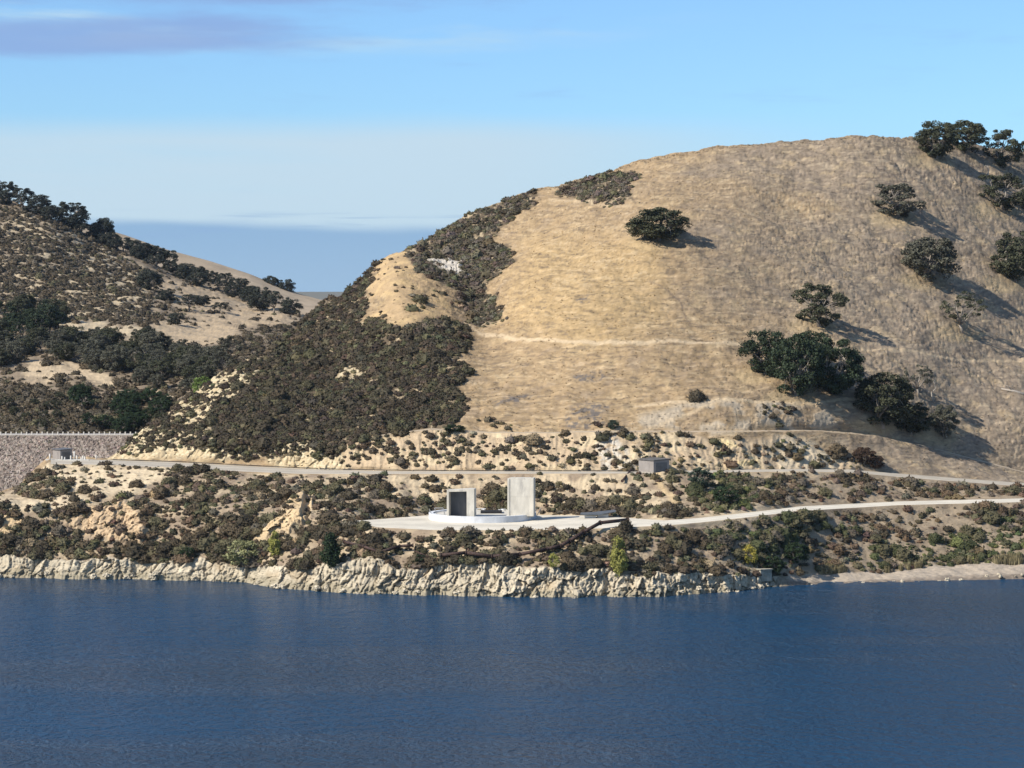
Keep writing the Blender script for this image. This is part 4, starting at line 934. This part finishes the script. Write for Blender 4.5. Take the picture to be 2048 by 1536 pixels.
link('front_slab', MB().box(-w/2 + .45, w/2 - .5, .12, dp - .3, -.25, h).mesh('front_slab', M_CONC, bevel=.02), e)
link('left_pier', MB().box(-w/2, -w/2 + .45, .0, dp, -.25, h - .15).mesh('left_pier', M_CONC, bevel=.04), e)
link('right_pier', MB().box(w/2 - .5, w/2, .0, dp, -.25, h - .02).mesh('right_pier', M_CONC, bevel=.04), e)
link('form_joint', MB().box(-w/2 + .45, w/2 - .5, .09, .12, h * .50, h * .50 + .05).mesh('form_joint', M_CONC), e)
for j, (x0, lb) in enumerate([(-RR + .7, 'bent metal handrail frame at the left rim of the ring wall')]):
    e = empty('handrail', (CX + x0, CY - 3.0, ZP + HR)); tag(e, lb, 'handrail')
    link('post', MB().tube([(1.1, 0, -.3), (.55, 0, 1.1)], .085, 6).mesh('post', M_STEEL), e)
    link('post', MB().tube([(0, .3, -.3), (-.5, .3, .9)], .085, 6).mesh('post', M_STEEL), e)
    link('post', MB().tube([(2.6, 0, -.3), (2.3, 0, 1.1)], .085, 6).mesh('post', M_STEEL), e)
    link('rail', MB().tube([(.55, 0, 1.1), (2.3, 0, 1.1)], .08, 6).mesh('rail', M_STEEL), e)
    link('rail', MB().tube([(.85, 0, .45), (2.5, 0, .45)], .08, 6).mesh('rail', M_STEEL), e)
e = empty('handrail', (CX + RR - .35, CY - 3.2, ZP + HR)); tag(e, 'pair of slanted metal poles at the right rim of the ring wall', 'handrail')
for x in (0, .8): link('post', MB().tube([(x - .4, 0, -.4), (x + .5, .2, 1.1)], .07, 6).mesh('post', M_STEEL), e)
# plates on blocks
B = onz(1196, 1041, ZP); e = empty('steel_plate_stack', B, .05); tag(e, 'tilted dark steel sheets lying on white blocks at the back of the dirt platform', 'plate stack')
link('white_block', MB().box(-2.6, -.45, -.2, 1.4, 0, 1.05).mesh('white_block', M_WHITE, bevel=.03), e)
link('base_box', MB().box(-.3, 2.7, 0, 1.6, 0, .5).mesh('base_box', M_TARP, bevel=.03), e)
link('support', MB().box(-.1, 2.1, .1, 1.4, .502, 1.2).mesh('support', M_WHITE), e)
link('top_sheet', MB().raw([(a_, b_, c_ + .28) for a_, b_, c_ in [(-3.6,-.9,.95),(.2,-1.1,.90),(3.6,-.2,1.45),(3.5,2.3,1.55),(-.2,2.6,1.15),(-3.3,1.9,1.05),(-3.6,-.9,1.07),(.2,-1.1,1.02),(3.6,-.2,1.57),(3.5,2.3,1.67),(-.2,2.6,1.27),(-3.3,1.9,1.17)]], [(0,1,7,6),(1,2,8,7),(2,3,9,8),(3,4,10,9),(4,5,11,10),(5,0,6,11),(6,7,10,11),(7,8,9,10),(5,4,1,0),(4,3,2,1)]).mesh('top_sheet', M_TARP), e)

# sheds beside the access road
def shed(P, wl, wr, h, label, rz=math.radians(45)):
    e = empty('shed', P, rz); tag(e, label, 'shed')     # left face looks to -x, right face to -y
    link('wall', MB().box(0, wr, 0, wl, -.4, h).mesh('wall', M_SHED, bevel=.02), e)
    link('roof', MB().raw([(-.25,-.25,h),(wr+.25,-.25,h+.1),(wr+.25,wl+.25,h+.22),(-.25,wl+.25,h+.1),(-.25,-.25,h+.14),(wr+.25,-.25,h+.24),(wr+.25,wl+.25,h+.36),(-.25,wl+.25,h+.24)], [(0,3,2,1),(4,5,6,7),(0,1,5,4),(1,2,6,5),(2,3,7,6),(3,0,4,7)]).mesh('roof', M_ROOF), e)
    link('door', MB().box(-.05, -.003, wl*.3, wl*.3+.95, 0, h*.78).mesh('door', M_SHED), e)
    link('shade_panel', MB().box(wr*.15, wr*.85, -.05, -.003, .2, h*.8).mesh('shade_panel', M_ROOF), e)  # dark sheet added on the right face, stands for its shade
    return e
P = ground(1308, 946); shed(P + Vector((0, .2, 0)), 4.2, 4.9, 2.55, 'small grey flat-roofed shed on the access road above the intake towers')
P = ground(121, 919.5); shed(P, 2.9, 3.2, 2.1, 'small grey utility shed on the road pad below the dam')
e = tag(empty('concrete_slab', ground(138, 921)), 'long low white slab in front of the utility shed', 'slab')
link('slab_base', MB().box(-4.2, 4.4, -.5, .4, 0, .22).mesh('slab_base', M_WHITE, bevel=.03), e)
link('slab_edge', MB().box(-5.2, -4.21, -.3, .3, 0, .35).mesh('slab_edge', M_WHITE), e)
for u, v, hh in [(100,920,1.3),(124,921,.9),(130,921,.7),(141,921,1.0),(148,920,1.9),(154,920,.9),(162,921,.7),(167,920,.9),(170,921,.8),(192,916,.9)]:
    P = ground(u, v); s = tag(empty('bollard', P), 'short white bollard beside the utility shed below the dam', 'bollard', 'white bollards by the utility shed')
    link('post', MB().tube([(0, 0, -.2), (0, 0, hh)], .17, 8).mesh('post', M_WHITE, True), s); link('cap', MB().tube([(0, 0, hh), (0, 0, hh + .08)], [.2, .12], 8).mesh('cap', M_WHITE), s)

# dam: rock face, crest road, post fence
DY = 690.0; kz = float(ray(0, 871)[1]); DZ = CAMZ + kz * DY
xs = np.arange(-230, -78, .28); sl2 = np.arange(0, 45, .30)
X, S_ = np.meshgrid(xs, sl2); Yd = DY - S_; Zd = DZ - S_ * .5
cell = fbm(X / 1.1, Yd / 1.1, Zd / 1.1, 3, .7); st = np.sign(perlin(X / .9, Yd / .9, 3.3)) * .12
Zd2 = Zd + (np.abs(cell) * .55 + st) * ss(S_, 0, .8)
tone = (1 + .5 * perlin(X / .55, Yd / .55, 7.7) + .3 * fbm(X / 8, Yd / 8, .2, 2))[..., None] * np.where((perlin(X / 1.0 + 3, Yd / 1.0, 1.1) > 0)[..., None], C3(.23, .185, .155), C3(.28, .24, .205))
tag(link_grid('dam_face', X[::-1], Yd[::-1], Zd2[::-1], np.clip(tone, .04, .7)[::-1], M_RIP, False), kind='structure')
rk_p = [bush(RNG, 1, 0, .1, .5) for _ in range(6)]
nr_ = 5200; rx = rng.uniform(-146, -80, nr_); rs = rng.uniform(.6, 44, nr_)
rp = np.stack([rx, DY - rs, DZ - rs * .5 - .05], 1); rc = np.array([.235, .195, .165]) * rng.uniform(.5, 1.8, (nr_, 1)) * (1 + rng.normal(0, .04, (nr_, 3)))
merge_stuff('riprap', rp, rng.uniform(.22, .62, nr_), rc, rng, rk_p, M_RIP, (.5, 1.0))
X, Y_ = np.meshgrid([-260., -60.], [DY - .05, DY + 9, DY + 30.]); Zc = np.array([[DZ + .05] * 2, [DZ + .08] * 2, [DZ - 12] * 2])
tag(link_grid('dam_crest_road', X, Y_, Zc, np.broadcast_to(C3(.44, .40, .36), (3, 2, 3)), M_DIRT), kind='structure')
f0 = at(-40, 869, DY + .6); e = empty('post_fence', (f0.x, DY + .6, DZ)); tag(e, 'row of short white posts with a cable along the dam crest', 'fence')
pm_ = MB().box(-.16, .16, -.12, .12, 0, .95).mesh('post', M_WHITE, bevel=.03); x = 0; nxt = 0
while f0.x + x < float(ray(275, 870)[0]) * DY:
    link('post', pm_, e, (x, 0, 0)); x += 10.4 * DY / F
link('cable', MB().tube([(0, 0, .45), (x, 0, .45)], .03, 5).mesh('cable', M_STEEL), e)
link('curb', MB().box(-1, x, -.45, -.2, 0, .18).mesh('curb', M_CONC), e)

# pipes
def pipe(name, pts, r, m, label, flange=True, lift=.35):
    G = [ground(u, v) + Vector((0, -.5, lift)) for u, v in pts]; o = G[0].copy(); e = empty(name, o); tag(e, label, 'pipe')
    for a, b in zip(G[:-1], G[1:]):
        d = (b - a).normalized() * .05
        link('pipe_section', MB().tube([a - o + d, b - o - d], r, 10).mesh('pipe_section', m, True), e)
    if flange:
        for i, a in enumerate(G):
            n_ = (G[min(i + 1, len(G) - 1)] - G[max(i - 1, 0)]).normalized() * .09
            link('flange', MB().tube([a - o - n_, a - o + n_], r * 1.45, 12).mesh('flange', m), e)
    return e
pipe('rusty_pipe', [(1255,1051),(1200,1057),(1168,1076),(1140,1092),(1120,1102),(1094,1110),(1040,1119),(984,1130),(932,1123),(882,1127)], .34, M_RUST, 'long rusty jointed pipe running down the bank from the dirt platform', lift=1.15)
pipe('rusty_pipe', [(826,1100),(800,1104),(760,1120),(728,1110),(690,1100)], .27, M_RUST, 'shorter rusty pipe left of the long one, sagging above the pale shore rocks', lift=1.0)
pipe('rusty_pipe', [(870,1128),(854,1118),(832,1104)], .2, M_RUST, 'short broken rusty pipe piece between the two longer pipes', lift=.5)
pipe('drain_pipe', [(1244,966),(1262,944)], .22, M_RUST, 'short dark drain pipe slanting below the roadside shed', lift=.5)
rp_ = [(u, float(np.interp(u, CU, L[5])) + .2) for u in range(225, 1276, 75)]
pipe('water_line', rp_, .09, M_PIPE, 'thin black pipe lying along the uphill edge of the access road', flange=False, lift=.2)
# shore block
P = ground(1532, 1161); e = empty('concrete_block', P + Vector((0, 0, -.2)), math.radians(28)); tag(e, 'weathered concrete block standing where the rock shore meets the beach', 'block')
link('block', MB().box(-1.5, 1.1, -.6, 1.2, -.3, 1.9).mesh('block', M_BLOCK, bevel=.05), e); link('cap', MB().box(-1.65, 1.25, -.75, 1.35, 1.902, 2.1).mesh('cap', M_BLOCK, bevel=.03), e)
# reeds along the beach
n = 3000; ru = np.concatenate([rng.uniform(1640, 2100, n - 500), rng.normal(2040, 18, 500)]); rv = np.interp(ru, CU, L[1]) - np.abs(rng.normal(0, 5, n)) - 1
k = fbm(ru / 22, .5, .5, 2) > .06; ru, rv = ru[k], rv[k]
rp = ground_many(ru, rv, VV, CU, VX, VY, VZ)
merge_stuff('reeds', rp, rng.uniform(.4, .9, len(ru)), np.array([.24, .205, .115]) * rng.uniform(.5, 1.5, (len(ru), 1)), rng, tuft, hs=(.9, 2.0))

# fallen boulders along the waterline
M_ROCK = mat_vc('shore_rock', .9, 3.2, .2, .8, .2)
rkm = []
for _ in range(5):
    v, f, tn = bush(rng, 2, 0, .1, .55); v = np.sign(v) * np.abs(v) ** .85; rkm.append(mesh_np('boulder', v, f, M_ROCK, np.tile(C3(.56, .49, .37), (len(v), 1)) * tn[:, None], False))
for k in range(70):
    u = rng.uniform(-40, 1560) if k < 50 else rng.uniform(1600, 2100); v = float(np.interp(u, CU, L[0])) - abs(rng.normal(0, 3.5)) + .5
    P = ground(u, v); r = rng.uniform(.25, .8) * (1 if k < 50 else .6)
    o = link('boulder', rkm[k % 5], None, P - Vector((0, .3, .1)), rng.uniform(0, 6.28), (r * rng.uniform(.8, 1.3), r, r * rng.uniform(.6, 1.2)))
    if k < 50: tag(o, 'pale angular boulder at the waterline below the shore cliff', 'boulder', 'boulders along the cliff waterline')
    else: tag(o, 'small pale stone lying on the beach at right', 'stone', 'stones on the beach')
# ------------------------------------------------------------ haze
hm = bpy.data.materials.new('haze'); hm.use_nodes = True; t = NT(hm.node_tree); t.n.clear()
pv = t.new('ShaderNodeVolumePrincipled'); pv.inputs['Color'].default_value = (.62, .78, 1, 1); pv.inputs['Density'].default_value = HAZE; pv.inputs['Anisotropy'].default_value = .2
o_ = t.new('ShaderNodeOutputMaterial'); t.l.new(pv.outputs[0], o_.inputs['Volume'])
me = MB().box(-17000, 17000, -3100, 12000, -6, 185).mesh('haze', hm); tag(link('haze', me), kind='stuff')
